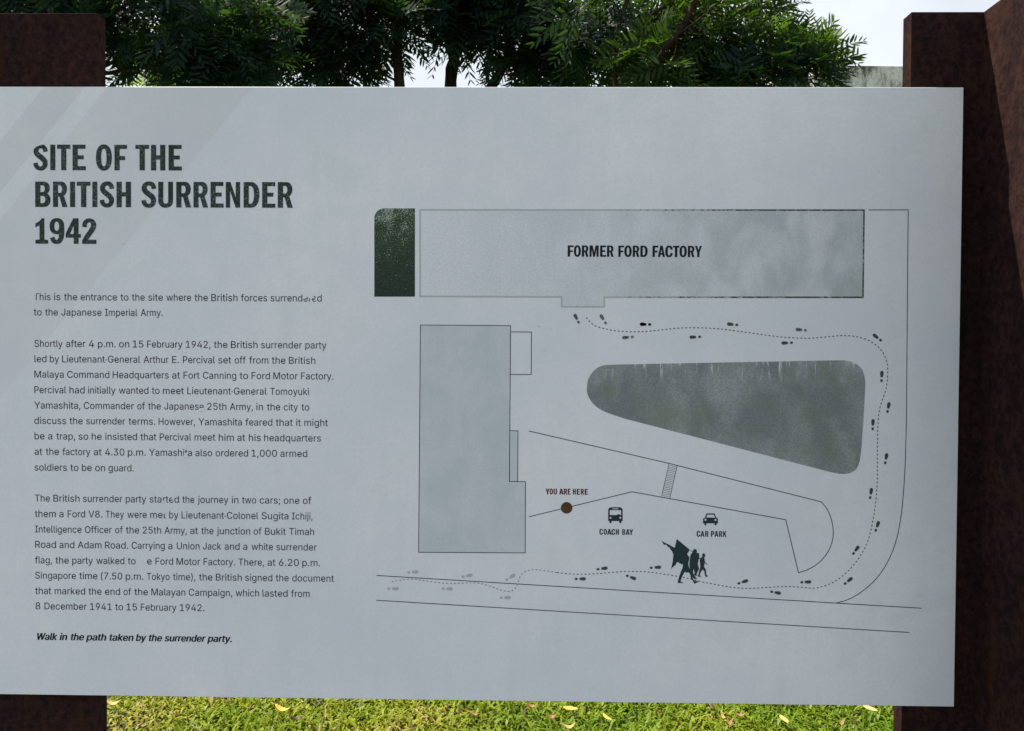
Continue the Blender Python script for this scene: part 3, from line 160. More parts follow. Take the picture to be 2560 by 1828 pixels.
# ------------------------------------------------------------------ materials
class NT:
    """tiny node helper"""
    def __init__(s, name, rough=0.6, spec=0.35):
        s.m = bpy.data.materials.new(name); s.m.use_nodes = True
        s.n, s.l = s.m.node_tree.nodes, s.m.node_tree.links
        s.b = s.n['Principled BSDF']; s.out = s.n['Material Output']
        s.b.inputs['Roughness'].default_value = rough
        s.b.inputs['Specular IOR Level'].default_value = spec
        s.tc = s.n.new('ShaderNodeTexCoord')
    def set(s, sock, v):
        if isinstance(v, bpy.types.NodeSocket): s.l.new(v, sock)
        elif isinstance(v, (tuple, list)) and sock.type == 'RGBA': sock.default_value = tuple(v) + ((1,) if len(v) == 3 else ())
        else: sock.default_value = v
    def mapping(s, scale=(1, 1, 1), rot=(0, 0, 0), loc=(0, 0, 0), src='Object'):
        n = s.n.new('ShaderNodeMapping'); n.inputs['Scale'].default_value = scale; n.inputs['Rotation'].default_value = rot; n.inputs['Location'].default_value = loc
        s.l.new(s.tc.outputs[src], n.inputs['Vector']); return n.outputs['Vector']
    def noise(s, scale, detail=4, rough=.55, vec=None, dist=0.0):
        n = s.n.new('ShaderNodeTexNoise'); n.inputs['Scale'].default_value = scale; n.inputs['Detail'].default_value = detail
        n.inputs['Roughness'].default_value = rough; n.inputs['Distortion'].default_value = dist
        s.l.new(vec if vec is not None else s.tc.outputs['Object'], n.inputs['Vector']); return n.outputs['Fac']
    def ramp(s, fac, p0, p1, c0=(0, 0, 0), c1=(1, 1, 1)):
        n = s.n.new('ShaderNodeValToRGB'); e = n.color_ramp.elements
        e[0].position, e[1].position = p0, p1; e[0].color = tuple(c0) + (1,); e[1].color = tuple(c1) + (1,)
        s.l.new(fac, n.inputs['Fac']); return n.outputs['Color']
    def math(s, op, a, b=0.0, clamp=False):
        n = s.n.new('ShaderNodeMath'); n.operation = op; n.use_clamp = clamp; s.set(n.inputs[0], a); s.set(n.inputs[1], b); return n.outputs[0]
    def mix(s, f, a, b, mode='MIX'):
        n = s.n.new('ShaderNodeMix'); n.data_type = 'RGBA'; n.blend_type = mode
        s.set(n.inputs[0], f); s.set(n.inputs[6], a); s.set(n.inputs[7], b); return n.outputs[2]
    def xyz(s, src='Object'):
        n = s.n.new('ShaderNodeSeparateXYZ'); s.l.new(s.tc.outputs[src], n.inputs[0]); return n.outputs
    def base(s, c): s.set(s.b.inputs['Base Color'], c); return s
    def bump(s, h, strength=.3, dist=.002):
        n = s.n.new('ShaderNodeBump'); n.inputs['Strength'].default_value = strength; n.inputs['Distance'].default_value = dist
        s.set(n.inputs['Height'], h); s.l.new(n.outputs['Normal'], s.b.inputs['Normal']); return s

PANEL = (0.755, 0.797, 0.848)

SIGN_XR, SIGN_ZT, SIGN_ZB = SIGN
SIGN_XL = -1.062
SIGN_O = Vector((-0.10, 0.0, SIGN_ZB))         # origin of the sign: middle of its lower edge

def band_mask(t):
    """faint slanted printed rays, strengthened as painted sheen, in the upper left of the panel: returns a 0..1 tone"""
    x, y, zz = t.xyz()
    u = t.math('ADD', x, t.math('MULTIPLY', t.math('SUBTRACT', zz, BANDS[4] / 1000 - SIGN_O.z), -0.82))
    # u = x - .82*(z - z0) measured along the slanted edges -> compare with the edge positions at z0
    u = t.math('ADD', x, t.math('MULTIPLY', t.math('SUBTRACT', BANDS[4] / 1000 - SIGN_O.z, zz), 0.82))
    e = [b / 1000 - SIGN_O.x for b in BANDS[:4]]
    def step(a): return t.math('MULTIPLY', t.math('SUBTRACT', u, a - .001), 500, True)
    s = [step(v) for v in e]
    tone = t.math('ADD', t.math('MULTIPLY', s[0], -1.0), s[1])      # 0, -1, 0
    tone = t.math('SUBTRACT', tone, t.math('MULTIPLY', s[2], .8))
    tone = t.math('ADD', tone, t.math('MULTIPLY', s[3], .8 ))
    zf = t.math('MULTIPLY', t.math('SUBTRACT', zz, .50), 1.4, True)
    return t.math('MULTIPLY', tone, t.math('ADD', t.math('MULTIPLY', zf, .5), .5)), s[3]

def panel_material():
    t = NT('printed panel', .5, .3)
    big = t.noise(2.2, 5, .6)
    med = t.noise(9.0, 5, .65, dist=.6)
    fine = t.noise(160, 2, .6)
    c = t.mix(t.ramp(big, .38, .62), (PANEL[0]*.90, PANEL[1]*.915, PANEL[2]*.935), (PANEL[0]*1.04, PANEL[1]*1.045, PANEL[2]*1.02))
    c = t.mix(t.math('MULTIPLY', t.ramp(med, .46, .64), .5), c, (.67, .735, .765))
    c = t.mix(t.math('MULTIPLY', t.ramp(fine, .35, .7), .22), c, (.54, .58, .61))
    tone, s3 = band_mask(t)
    k = t.math('ADD', t.math('MULTIPLY', tone, .125), 1.0)  # printed ray contrast, raised to paint in some sheen
    c2 = t.n.new('ShaderNodeVectorMath'); c2.operation = 'SCALE'; t.l.new(c, c2.inputs[0]); t.l.new(k, c2.inputs['Scale'])
    sheen_tint = t.math('MULTIPLY', t.math('SUBTRACT', 1.0, s3), .20)  # pale tint left of the rays: sheen reflection painted into the colour
    c = t.mix(sheen_tint, c2.outputs[0], (.75, .80, .80))
    # faint run-off streaks
    dk = t.ramp(t.noise(2.2, 5, .65, t.mapping((9, 1, .7)), .6), .52, .70)
    c = t.mix(t.math('MULTIPLY', dk, .10), c, (.52, .575, .59))
    # scuffs: short flat dark scratches, and grime spots
    sv = t.mapping((5, 1, 42), (0, .05, 0))
    sc = t.math('MULTIPLY', t.ramp(t.noise(3.2, 3, .6, sv, .4), .69, .77), t.ramp(t.noise(1.7, 2, .5), .50, .66))
    c = t.mix(t.math('MULTIPLY', sc, .5), c, (.16, .19, .21))
    sp = t.ramp(t.noise(34, 2, .5), .765, .80)
    c = t.mix(t.math('MULTIPLY', sp, .5), c, (.10, .11, .12))
    t.base(c)
    t.set(t.b.inputs['Roughness'], t.math('ADD', t.math('MULTIPLY', big, .16), .42))
    return t.m
M_PANEL = panel_material()

def ink(name, c, wear=0.0, wear_scale=220.0, under=PANEL, tint=None, lo=.56, hi=.64):
    t = NT(name, .55, .25)
    col = c
    if tint:
        col = t.mix(t.ramp(t.noise(14, 3), .4, .65), c, tint)
    if wear > 0:
        w = t.ramp(t.noise(wear_scale, 3, .7), lo, hi)
        mod = t.ramp(t.noise(11, 4, .6), .30, .72)
        col = t.mix(t.math('MULTIPLY', t.math('MULTIPLY', w, mod), wear), col, under)
    t.base(col)
    return t.m
M_TITLE = ink('worn dark green ink', (.017, .036, .035), .9, 230, (.30, .35, .35), (.011, .026, .013), .53, .64)
M_INK = ink('dark blue ink', (.013, .022, .032))
M_LINE = ink('thin line ink', (.016, .024, .034))
M_BLACK = ink('black ink', (.004, .005, .008))
M_RED = ink('dark red ink', (.080, .011, .008), tint=(.020, .005, .005))
M_SLATE = ink('slate ink', (.014, .032, .045))
M_FIG = ink('slate silhouette ink', (.016, .040, .046), .18, 300, (.12, .17, .16))
M_FOOT = ink('footprint ink', (.048, .066, .070), .25, 420, (.22, .26, .28))
M_FOOTW = ink('worn footprint ink', (.020, .026, .028), .85, 520, (.42, .47, .50), lo=.46, hi=.54)
M_FAINT = ink('faded ink', (.42, .45, .50))
M_DASHF = ink('faded dash ink', (.17, .18, .22))
M_DOT = ink('speckled brown ink', (.060, .040, .011), .8, 240, (.16, .13, .05), (.085, .042, .012))

def garden_material():
    t = NT('speckled garden ink', .55, .25)
    x, y, zz = t.xyz()
    h = t.math('MULTIPLY', t.math('SUBTRACT', zz, .803), 5.75, True)         # 0 at the foot of the block, 1 at its top
    n = t.noise(430, 3, .75); big = t.noise(38, 4, .65)
    thr = t.math('SUBTRACT', .625, t.math('MULTIPLY', t.math('MULTIPLY', h, h), .13))
    thr = t.math('SUBTRACT', thr, t.math('MULTIPLY', t.math('SUBTRACT', big, .5), t.math('MULTIPLY', h, .55)))
    a = t.math('MULTIPLY', t.math('SUBTRACT', n, thr), 14.0, True)
    c = t.mix(h, (.013, .030, .022), (.026, .055, .018))
    t.base(t.mix(t.math('MULTIPLY', a, .85), c, (.42, .50, .44)))
    return t.m
M_GARDEN = garden_material()

def wash(name, c0, c1, scale=5.0, grain=.12, grad=None, vdrips=False):
    """printed watercolour fill"""
    t = NT(name, .5, .28)
    n1 = t.noise(scale, 6, .62, t.mapping((1, 1, .7)), .35)
    c = t.mix(t.ramp(n1, .40, .62), c0, c1)
    if grad:
        x, y, zz = t.xyz()
        g = t.math('MULTIPLY', t.math('SUBTRACT', x, grad[0]), 1.0 / (grad[1] - grad[0]), True)
        pc = (PANEL[0]*.97, PANEL[1]*.98, PANEL[2]*.985)
        c = t.mix(g, pc, c)
    g2 = t.noise(260, 2, .7)
    c = t.mix(t.math('MULTIPLY', t.ramp(g2, .4, .62), grain), c, (c0[0]*.45, c0[1]*.45, c0[2]*.45))
    if vdrips:
        dr = t.ramp(t.noise(3.0, 4, .6, t.mapping((40, 1, 6)), .3), .56, .66)
        x, y, zz = t.xyz()
        top = t.math('MULTIPLY', t.math('SUBTRACT', zz, .635), 30.0, True)
        c = t.mix(t.math('MULTIPLY', t.math('MULTIPLY', dr, top), .85), c, (PANEL[0]*.9, PANEL[1]*.9, PANEL[2]*.9))
        ol = t.ramp(t.noise(15, 5, .6), .48, .62)
        c = t.mix(t.math('MULTIPLY', ol, .42), c, (.175, .205, .135))
    t.base(c)
    return t.m
M_FACTORY = wash('pale factory wash', (.39, .46, .475), (.60, .655, .69), 11.0, .16, (-.15, .78))
M_BUILD = wash('blue grey building wash', (.53, .595, .64), (.60, .655, .70), 13.0, .14)
M_LAWN = wash('grey lawn wash', (.20, .235, .245), (.34, .375, .385), 11.0, .42, None, True)

def strip_material():
    t = NT('worn factory outline', .55, .25)
    x, y, zz = t.xyz()
    g = t.math('MULTIPLY', t.math('ADD', x, .10), 1.5, True)
    low = t.math('MULTIPLY', t.math('SUBTRACT', .90, zz), 8.0, True)
    g = t.math('MAXIMUM', g, t.math('MULTIPLY', low, .52))
    n = t.noise(120, 4, .7)
    thr = t.math('ADD', t.math('MULTIPLY', g, .46), .14)
    a = t.math('MULTIPLY', t.math('SUBTRACT', thr, t.math('MULTIPLY', n, .9)), 7.0, True)
    t.base(t.mix(a, (.43, .49, .50), (.045, .060, .055)))
    return t.m
M_STRIP = strip_material()

def corten():
    t = NT('weathering steel', .9, .02)
    a = t.noise(7, 6, .65, t.mapping((1, 1, .6)), .4)
    b = t.noise(70, 5, .7)
    c = t.mix(t.ramp(a, .35, .65), (.025, .0138, .0132), (.047, .0228, .0190))
    c = t.mix(t.math('MULTIPLY', t.ramp(b, .40, .62), .75), c, (.008, .0055, .0068))
    sp = t.ramp(t.noise(210, 2, .6), .66, .72)
    c = t.mix(t.math('MULTIPLY', sp, .30), c, (.08, .042, .032))
    rs = t.ramp(t.noise(3.0, 4, .6, t.mapping((8, 8, .8))), .55, .75)
    c = t.mix(t.math('MULTIPLY', rs, .45), c, (.062, .028, .012))
    dp = t.ramp(t.noise(4.5, 5, .7, t.mapping((3, 3, .9)), .5), .55, .66)
    c = t.mix(t.math('MULTIPLY', dp, .55), c, (.013, .0085, .0085))
    t.base(c); t.bump(b, .35, .0025)
    return t.m
M_CORTEN = corten()

def simple(name, c0, c1, scale=8, rough=.8, bump=0.0, spec=.2):
    t = NT(name, rough, spec)
    n = t.noise(scale, 6, .65)
    t.base(t.mix(t.ramp(n, .35, .65), c0, c1))
    if bump: t.bump(n, bump, .01)
    return t.m
M_BARK = simple('bark', (.020, .015, .012), (.045, .034, .026), 14, .9, .6, .1)
M_BARKR = simple('reddish bark', (.022, .015, .011), (.055, .038, .028), 14, .9, .6, .1)
M_GALV = simple('dull steel', (.25, .26, .27), (.32, .33, .34), 20, .5)
M_CORE = simple('white board core', (.86, .86, .86), (.90, .90, .89), 30, .5)
M_WHITE = simple('white paint', (.72, .73, .74), (.80, .80, .80), 2, .7)
M_ANT = simple('dark metal', (.05, .05, .055), (.08, .08, .085), 20, .6)

def concrete():
    t = NT('stained concrete', .9, .15)
    a = t.noise(1.2, 6, .65)
    c = t.mix(t.ramp(a, .35, .65), (.58, .60, .55), (.74, .75, .70))
    st = t.noise(2.1, 8, .78, t.mapping((2.6, 2.6, 1.1)), .25)
    x, y, zz = t.xyz()
    top = t.math('MULTIPLY', t.math('SUBTRACT', zz, 5.45), 1.1, True)
    s = t.ramp(t.math('ADD', st, t.math('MULTIPLY', top, .08)), .53, .68)
    c = t.mix(t.math('MULTIPLY', s, .85), c, (.045, .045, .042))
    f = t.ramp(t.noise(14, 4, .7), .50, .68)
    c = t.mix(t.math('MULTIPLY', f, .45), c, (.20, .18, .15))
    t.base(c)
    return t.m
M_CONC = concrete()

def leaf_mat(name, c0, c1, trans, tw=.45):
    t = NT(name, .6, .07)
    n = t.noise(3.2, 3, .6)
    geo = t.n.new('ShaderNodeNewGeometry')
    rnd = t.math('ADD', t.math('MULTIPLY', n, .6), t.math('MULTIPLY', geo.outputs['Random Per Island'], .4))
    c = t.mix(t.ramp(rnd, .3, .7), c0, c1)
    t.base(c)
    tr = t.n.new('ShaderNodeBsdfTranslucent'); tr.inputs['Color'].default_value = tuple(trans) + (1,)
    ms = t.n.new('ShaderNodeMixShader'); ms.inputs[0].default_value = tw
    t.l.new(t.b.outputs[0], ms.inputs[1]); t.l.new(tr.outputs[0], ms.inputs[2]); t.l.new(ms.outputs[0], t.out.inputs['Surface'])
    return t.m
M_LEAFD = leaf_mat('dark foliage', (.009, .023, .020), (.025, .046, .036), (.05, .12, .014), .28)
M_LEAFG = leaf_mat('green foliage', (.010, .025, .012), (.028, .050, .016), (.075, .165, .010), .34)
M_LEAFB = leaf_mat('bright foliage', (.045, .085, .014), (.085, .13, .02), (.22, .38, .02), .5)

def blade_mat():
    t = NT('grass blade', .5, .15)
    a = t.n.new('ShaderNodeAttribute'); a.attribute_name = 'tint'
    t.l.new(a.outputs['Color'], t.b.inputs['Base Color'])
    tr = t.n.new('ShaderNodeBsdfTranslucent'); t.l.new(a.outputs['Color'], tr.inputs['Color'])
    ms = t.n.new('ShaderNodeMixShader'); ms.inputs[0].default_value = .3
    t.l.new(t.b.outputs[0], ms.inputs[1]); t.l.new(tr.outputs[0], ms.inputs[2]); t.l.new(ms.outputs[0], t.out.inputs['Surface'])
    return t.m
M_BLADE = blade_mat()

def ground_mat():
    t = NT('lawn soil', .95, .1)
    n = t.noise(2.0, 5, .6); f = t.noise(60, 4, .7)
    c = t.mix(t.ramp(n, .35, .65), (.040, .058, .008), (.060, .074, .014))
    c = t.mix(t.math('MULTIPLY', t.ramp(f, .4, .62), .7), c, (.020, .020, .008))
    t.base(c); t.bump(f, .5, .02)
    return t.m
M_GROUND = ground_mat()
M_ADDPAVE = simple('dark added paving', (.045, .045, .046), (.07, .07, .07), 30, .9, .3)  # dark tone chosen to cut the light bounced up onto the sign

# ------------------------------------------------------------------ flat print builder
class Print:
    """collects flat printed shapes lying just in front of the panel"""
    def __init__(s): s.v, s.f, s.k = [], [], 0
    def poly(s, contours, lift):
        pts = [p for c in contours for p in c]
        tris = tessellate_polygon([[Vector((x, z, 0)) for x, z in c] for c in contours])
        b = len(s.v)
        for x, z in pts: s.v.append((x / 1000 - SIGN_O.x, -lift - SIGN_O.y, z / 1000 - SIGN_O.z))
        for a, c, d in tris:
            (x0, z0), (x1, z1), (x2, z2) = pts[a], pts[c], pts[d]
            cr = (x1 - x0) * (z2 - z0) - (x2 - x0) * (z1 - z0)
            if abs(cr) < 1e-9: continue
            s.f.append((b + a, b + c, b + d) if cr > 0 else (b + a, b + d, b + c))
    def stroke(s, pts, w, lift, closed=False):
        P = np.array(pts, float); n = len(P)
        if closed: nx, pv = np.roll(P, -1, 0), np.roll(P, 1, 0)
        else:
            nx = np.vstack((P[1:], 2 * P[-1:] - P[-2:-1])); pv = np.vstack((2 * P[:1] - P[1:2], P[:-1]))
        d1 = P - pv; d2 = nx - P
        d1 /= np.linalg.norm(d1, axis=1)[:, None]; d2 /= np.linalg.norm(d2, axis=1)[:, None]
        n1 = np.stack((-d1[:, 1], d1[:, 0]), 1); n2 = np.stack((-d2[:, 1], d2[:, 0]), 1)
        mt = n1 + n2; mt /= np.maximum(np.linalg.norm(mt, axis=1)[:, None], 1e-6)
        k = np.clip(1 / np.maximum((mt * n1).sum(1), .3), 1, 2.5)[:, None]
        wv = np.broadcast_to(np.asarray(w, float), (n,))[:, None] / 2
        L, Rr = P + mt * k * wv, P - mt * k * wv
        b = len(s.v)
        for i in range(n):
            for q in (L[i], Rr[i]): s.v.append((q[0] / 1000 - SIGN_O.x, -lift - SIGN_O.y, q[1] / 1000 - SIGN_O.z))
        for i in range(n if closed else n - 1):
            j = (i + 1) % n
            s.f.append((b + 2*i + 1, b + 2*j + 1, b + 2*j, b + 2*i))
    def build(s, name, mat, parent, label=None):
        o = mesh_obj(name, s.v, s.f, mat, parent)
        if label: o['label'] = label
        return o

def area(c): return sum(c[i][0]*c[(i+1) % len(c)][1] - c[(i+1) % len(c)][0]*c[i][1] for i in range(len(c)))
def inside(p, c):
    r = False
    for i in range(len(c)):
        (x0, y0), (x1, y1) = c[i], c[(i+1) % len(c)]
        if (y0 > p[1]) != (y1 > p[1]) and p[0] < (x1-x0)*(p[1]-y0)/(y1-y0)+x0: r = not r
    return r
GP = {}
def pieces(ch):
    """glyph contours grouped into outlines with their holes"""
    if ch not in GP:
        cs = GLYPHS[ch][1]
        big = max(cs, key=lambda c: abs(area(c))); sg = area(big) > 0
        outs = [[c] for c in cs if (area(c) > 0) == sg]
        for h in (c for c in cs if (area(c) > 0) != sg):
            for o in outs:
                if inside(h[0], o[0]): o.append(h); break
        GP[ch] = outs
    return GP[ch]
GLYPHS['-'] = [185, [[[28, 170], [28, 222], [157, 222], [157, 170]]]]
for _c, _lo, _hi in (('P', 186, 242), ('R', 198, 255)):       # stem and bowl as two clean outlines
    _k = [p for p in GLYPHS[_c][1][0] if p not in ([60, 0], [60, 509], [125, 0])]
    _k = [[125, p[1]] if p[0] < 125 else p for p in _k]
    GLYPHS[_c][1][0:1] = [[[60, 0], [60, 509], [125, 509], [125, 0]], [[125, 509]] + _k]
KZ = 13.75 / 509
def body_line(pr, base, words, lift, bold=0.0, shear=0.0):
    for w, x, wd in words:
        l = min(a for k in GLYPHS[w[0]][1] for a, _ in k)
        r = sum(GLYPHS[c][0] for c in w[:-1]) + max(a for k in GLYPHS[w[-1]][1] for a, _ in k)
        kx = wd / (r - l) if len(w) > 2 else min(max(wd / (r - l), .0245), .0275)
        cx = -l
        for ch in w:
            for pi, pc in enumerate(pieces(ch)):
                for rep in range(3 if bold else 1):
                    dx = (rep - 1) * bold if bold else 0.0
                    cs = [[(x + (cx + a) * kx + dx + b * KZ * shear, base + b * KZ) for a, b in c] for c in pc]
                    pr.poly(cs, lift + (.00004 if pi else 0.0) + rep * .00006)
            cx += GLYPHS[ch][0]

# condensed bold capitals drawn on a 1000 high body -> list of pieces, each a list of contours
def el(cx, cy, rx, ry, a0, a1, n=10, p=2.25):
    o = []
    for i in range(n + 1):
        t = math.radians(a0 + (a1 - a0) * i / n); c, s_ = math.cos(t), math.sin(t)
        o.append((cx + rx * math.copysign(abs(c) ** (2 / p), c), cy + ry * math.copysign(abs(s_) ** (2 / p), s_)))
    return o
def rc(x0, y0, x1, y1): return [[(x0, y0), (x1, y0), (x1, y1), (x0, y1)]]
def ribbon(pts, ws, n=6):
    q = np.array(pts, float); N = len(q); P, W = [], []
    for i in range(N - 1):
        a, b, c, d = q[max(i-1, 0)], q[i], q[i+1], q[min(i+2, N-1)]
        for j in range(n):
            t = j / n
            P.append(.5*(2*b+(c-a)*t+(2*a-5*b+4*c-d)*t*t+(3*b-a-3*c+d)*t**3)); W.append(ws[i]*(1-t)+ws[i+1]*t)
    P.append(q[-1]); W.append(ws[-1]); P = np.array(P); W = np.array(W)
    T = np.gradient(P, axis=0); T /= np.linalg.norm(T, axis=1)[:, None]
    Nn = np.stack((-T[:, 1], T[:, 0]), 1) * W[:, None] / 2
    return [[tuple(v) for v in P + Nn] + [tuple(v) for v in (P - Nn)[::-1]]]
def caps(ch):
    S = 205
    if ch == 'I': return 205, [rc(0, 0, 205, 1000)]
    if ch == 'T': return 527, [[[(0, 1000), (0, 840), (161, 840), (161, 0), (366, 0), (366, 840), (527, 840), (527, 1000)]]]
    if ch == 'E': return 520, [[[(0, 0), (520, 0), (520, 160), (S, 160), (S, 430), (440, 430), (440, 585), (S, 585), (S, 842), (510, 842), (510, 1000), (0, 1000)]]]
    if ch == 'F': return 494, [[[(0, 0), (S, 0), (S, 400), (425, 400), (425, 560), (S, 560), (S, 840), (494, 840), (494, 1000), (0, 1000)]]]
    if ch == 'H': return 564, [[[(0, 0), (S, 0), (S, 425), (359, 425), (359, 0), (564, 0), (564, 1000), (359, 1000), (359, 590), (S, 590), (S, 1000), (0, 1000)]]]
    if ch == 'O': return 627, [[el(313, 500, 313, 515, 0, 360, 40)[:-1], el(313, 500, 104, 345, 0, 360, 32, 2.5)[:-1]]]
    if ch == 'C': return 600, [ribbon([(505, 655), (490, 790), (410, 905), (300, 930), (185, 890), (110, 740), (95, 500), (110, 260), (185, 110), (300, 72), (410, 98), (490, 215), (508, 355)], [195, 195, 170, 165, 185, 208, 210, 208, 185, 165, 170, 195, 195])]
    if ch == 'S': return 575, [ribbon([(478, 722), (455, 830), (390, 912), (285, 932), (175, 895), (112, 800), (112, 700), (180, 600), (300, 505), (410, 405), (462, 290), (440, 165), (370, 85), (275, 65), (170, 95), (105, 180), (85, 285)], [178, 175, 168, 160, 172, 190, 200, 205, 212, 205, 200, 190, 172, 160, 165, 175, 178])]
    if ch == 'U': return 576, [[[(0, 1000), (0, 300)] + el(288, 285, 288, 298, 180, 360, 16)[0:] + [(576, 1000), (385, 1000), (385, 300)] + el(288, 270, 97, 125, 360, 180, 10) + [(200, 1000)]]]
    if ch == 'N': return 560, [[[(0, 0), (170, 0), (170, 640), (385, 0), (560, 0), (560, 1000), (390, 1000), (390, 395), (180, 1000), (0, 1000)]]]
    if ch == 'D': return 620, [[[(0, 0), (290, 0)] + el(290, 500, 330, 500, -90, 90, 18) + [(0, 1000)], [(S, 155), (270, 155)] + el(270, 500, 135, 345, -90, 90, 14) + [(S, 845)]]]
    if ch == 'B': return 600, [[[(0, 0), (330, 0)] + el(330, 280, 270, 280, -90, 62, 12) + el(320, 745, 250, 255, -62, 90, 12) + [(0, 1000)], [(S, 150), (300, 150)] + el(300, 293, 95, 143, -90, 90, 8) + [(S, 436)], [(S, 585), (290, 585)] + el(290, 720, 85, 132, -90, 90, 8) + [(S, 852)]]]
    if ch == 'P': return 570, [[[(0, 0), (S, 0), (S, 370), (310, 370)] + el(310, 685, 260, 315, -90, 90, 16) + [(0, 1000)], [(S, 520), (285, 520)] + el(285, 685, 90, 165, -90, 90, 10) + [(S, 850)]]]
    if ch == 'R': return 585, [[[(0, 0), (S, 0), (S, 410), (262, 410), (378, 0), (585, 0), (445, 450)] + el(320, 715, 245, 285, -55, 90, 14) + [(0, 1000)], [(S, 555), (280, 555)] + el(280, 702, 88, 150, -90, 90, 10) + [(S, 852)]]]
    if ch == 'A': return 640, [[[(0, 0), (195, 0), (235, 200), (405, 200), (445, 0), (640, 0), (425, 1000), (215, 1000)], [(265, 355), (375, 355), (320, 690)]]]
    if ch == 'M': return 760, [[[(0, 0), (180, 0), (180, 660), (300, 0), (455, 0), (580, 660), (580, 0), (760, 0), (760, 1000), (500, 1000), (380, 400), (260, 1000), (0, 1000)]]]
    if ch == 'Y': return 640, [[[(0, 1000), (215, 1000), (325, 610), (435, 1000), (640, 1000), (425, 400), (425, 0), (215, 0), (215, 400)]]]
    if ch == 'K': return 640, [[[(0, 0), (S, 0), (S, 300), (270, 410), (425, 0), (640, 0), (405, 590), (620, 1000), (410, 1000), (S, 600), (S, 1000), (0, 1000)]]]
    if ch == '1': return 506, [[[(0, 0), (506, 0), (506, 150), (355, 160), (355, 1000), (250, 1000), (180, 900), (0, 790), (0, 640), (160, 720), (160, 160), (0, 150)]]]
    if ch == '4': return 590, [[[(310, 0), (500, 0), (500, 240), (590, 240), (590, 385), (500, 385), (500, 1000), (290, 1000), (0, 400), (0, 240), (310, 240)], [(165, 385), (310, 385), (310, 720)]]]
    if ch == '2': return 560, [ribbon([(90, 660), (110, 800), (180, 895), (285, 922), (395, 885), (452, 770), (430, 630), (330, 470), (200, 290), (110, 130)], [180, 178, 165, 158, 175, 205, 208, 205, 195, 190]) , rc(0, 0, 560, 165)]
    if ch == '9': return 565, [[el(282, 690, 282, 320, 0, 360, 32)[:-1], el(275, 690, 90, 180, 0, 360, 24)[:-1]], ribbon([(470, 660), (468, 450), (440, 230), (370, 105), (270, 72), (160, 110), (100, 250)], [190, 200, 195, 175, 160, 170, 185])]
def cap_line(pr, row, lift):
    zt, zb, letters = row
    for ch, x0, x1 in letters:
        w, pcs = caps(ch)
        for i, pc in enumerate(pcs):
            cs = [[(x0 + a / w * (x1 - x0), zb + b / 1000 * (zt - zb)) for a, b in c] for c in pc]
            pr.poly(cs, lift + i * .00005)

# ------------------------------------------------------------------ the sign
sign = empty('information_sign', SIGN_O, 'pale grey printed information board with text and a map, between two rusty posts', 'sign')
V, F = box(SIGN_XL - SIGN_O.x, SIGN_XR - SIGN_O.x, 0.0, 0.006, 0.0, SIGN_ZT - SIGN_ZB)
pan = bevel(mesh_obj('panel', V, F, M_PANEL, sign), .0005, 1)
L0, L1, L2, L3, L4 = .0002, .0003, .0004, .0005, .0006

p = Print()
for row in TITLE: cap_line(p, row, L2)
p.build('title_text', M_TITLE, sign, 'worn dark green capital lettering of the title')
for para in TEXT:
    p = Print()
    for base, words in para: body_line(p, base, words, L2)
    p.build('paragraph_text', M_INK, sign)
p = Print()
for base, words in WALK: body_line(p, base, words, L2, .68, .21)
p.build('closing_text', M_BLACK, sign, 'bold slanted closing line of text')
for key, mt in (('factory', M_BLACK), ('here', M_RED), ('coach', M_SLATE), ('car', M_SLATE)):
    p = Print()
    for row in LABELS[key]: cap_line(p, row, L2)
    p.build('map_caption', mt, sign)
for c in PATCH:
    p = Print(); p.poly([c], L4); p.build('worn_patch', M_PANEL, sign, 'small spot where the printed lettering has worn away')

p = Print(); p.poly([SHAPES['garden']], L0); p.build('garden_block', M_GARDEN, sign, 'speckled dark green block on the map')
p = Print(); p.poly([SHAPES['factory']], L0); fac = p.build('factory_plan', M_FACTORY, sign, 'long pale rectangle of the factory on the map')
def inset(poly, d):
    P = np.array(poly, float); c = [tuple(q) for q in P]
    sg = 1 if area(c) > 0 else -1
    d1 = P - np.roll(P, 1, 0); d2 = np.roll(P, -1, 0) - P
    d1 /= np.linalg.norm(d1, axis=1)[:, None]; d2 /= np.linalg.norm(d2, axis=1)[:, None]
    n1 = np.stack((-d1[:, 1], d1[:, 0]), 1) * sg; n2 = np.stack((-d2[:, 1], d2[:, 0]), 1) * sg
    mt = n1 + n2; mt /= np.linalg.norm(mt, axis=1)[:, None]
    return P + mt * (d / np.maximum((mt * n1).sum(1), .3))[:, None]
p = Print(); p.stroke(inset(SHAPES['factory'], 1.55), 3.1, L1, True)
p.build('plan_outline', M_STRIP, fac)
p = Print(); p.poly([SHAPES['building']], L0); bld = p.build('building_plan', M_BUILD, sign, 'tall blue grey building block on the map')
p = Print(); p.stroke(SHAPES['building'], 1.4, L1, True); p.build('plan_outline', M_LINE, bld)
p = Print(); p.stroke(SHAPES['annex'], 1.35, L2, True); p.build('annex_plan', M_LINE, sign)
p = Print(); p.poly([SHAPES['porch']], L0); pch = p.build('porch_plan', M_BUILD, sign)
p = Print(); p.stroke(SHAPES['porch'], 1.3, L2, True); p.build('plan_outline', M_LINE, pch)
p = Print(); p.poly([SHAPES['lawn']], L0); p.build('lawn_shape', M_LAWN, sign, 'mottled dark grey wedge with rounded corners on the map')
for k, w in (('boundary', 1.45), ('upper_kerb', 1.5), ('road_upper', 1.5), ('road_lower', 1.5)):
    p = Print(); p.stroke(SHAPES[k], w, L1); p.build('road_line', M_LINE, sign)
p = Print()
q = [np.array(v) for v in SHAPES['stair']]
p.stroke([q[0], q[3]], .9, L1); p.stroke([q[1], q[2]], .9, L1)
for i in range(1, 20):
    t = i / 20
    p.stroke([q[0] * (1 - t) + q[3] * t, q[1] * (1 - t) + q[2] * t], .62, L2)
p.build('staircase_symbol', M_LINE, sign)
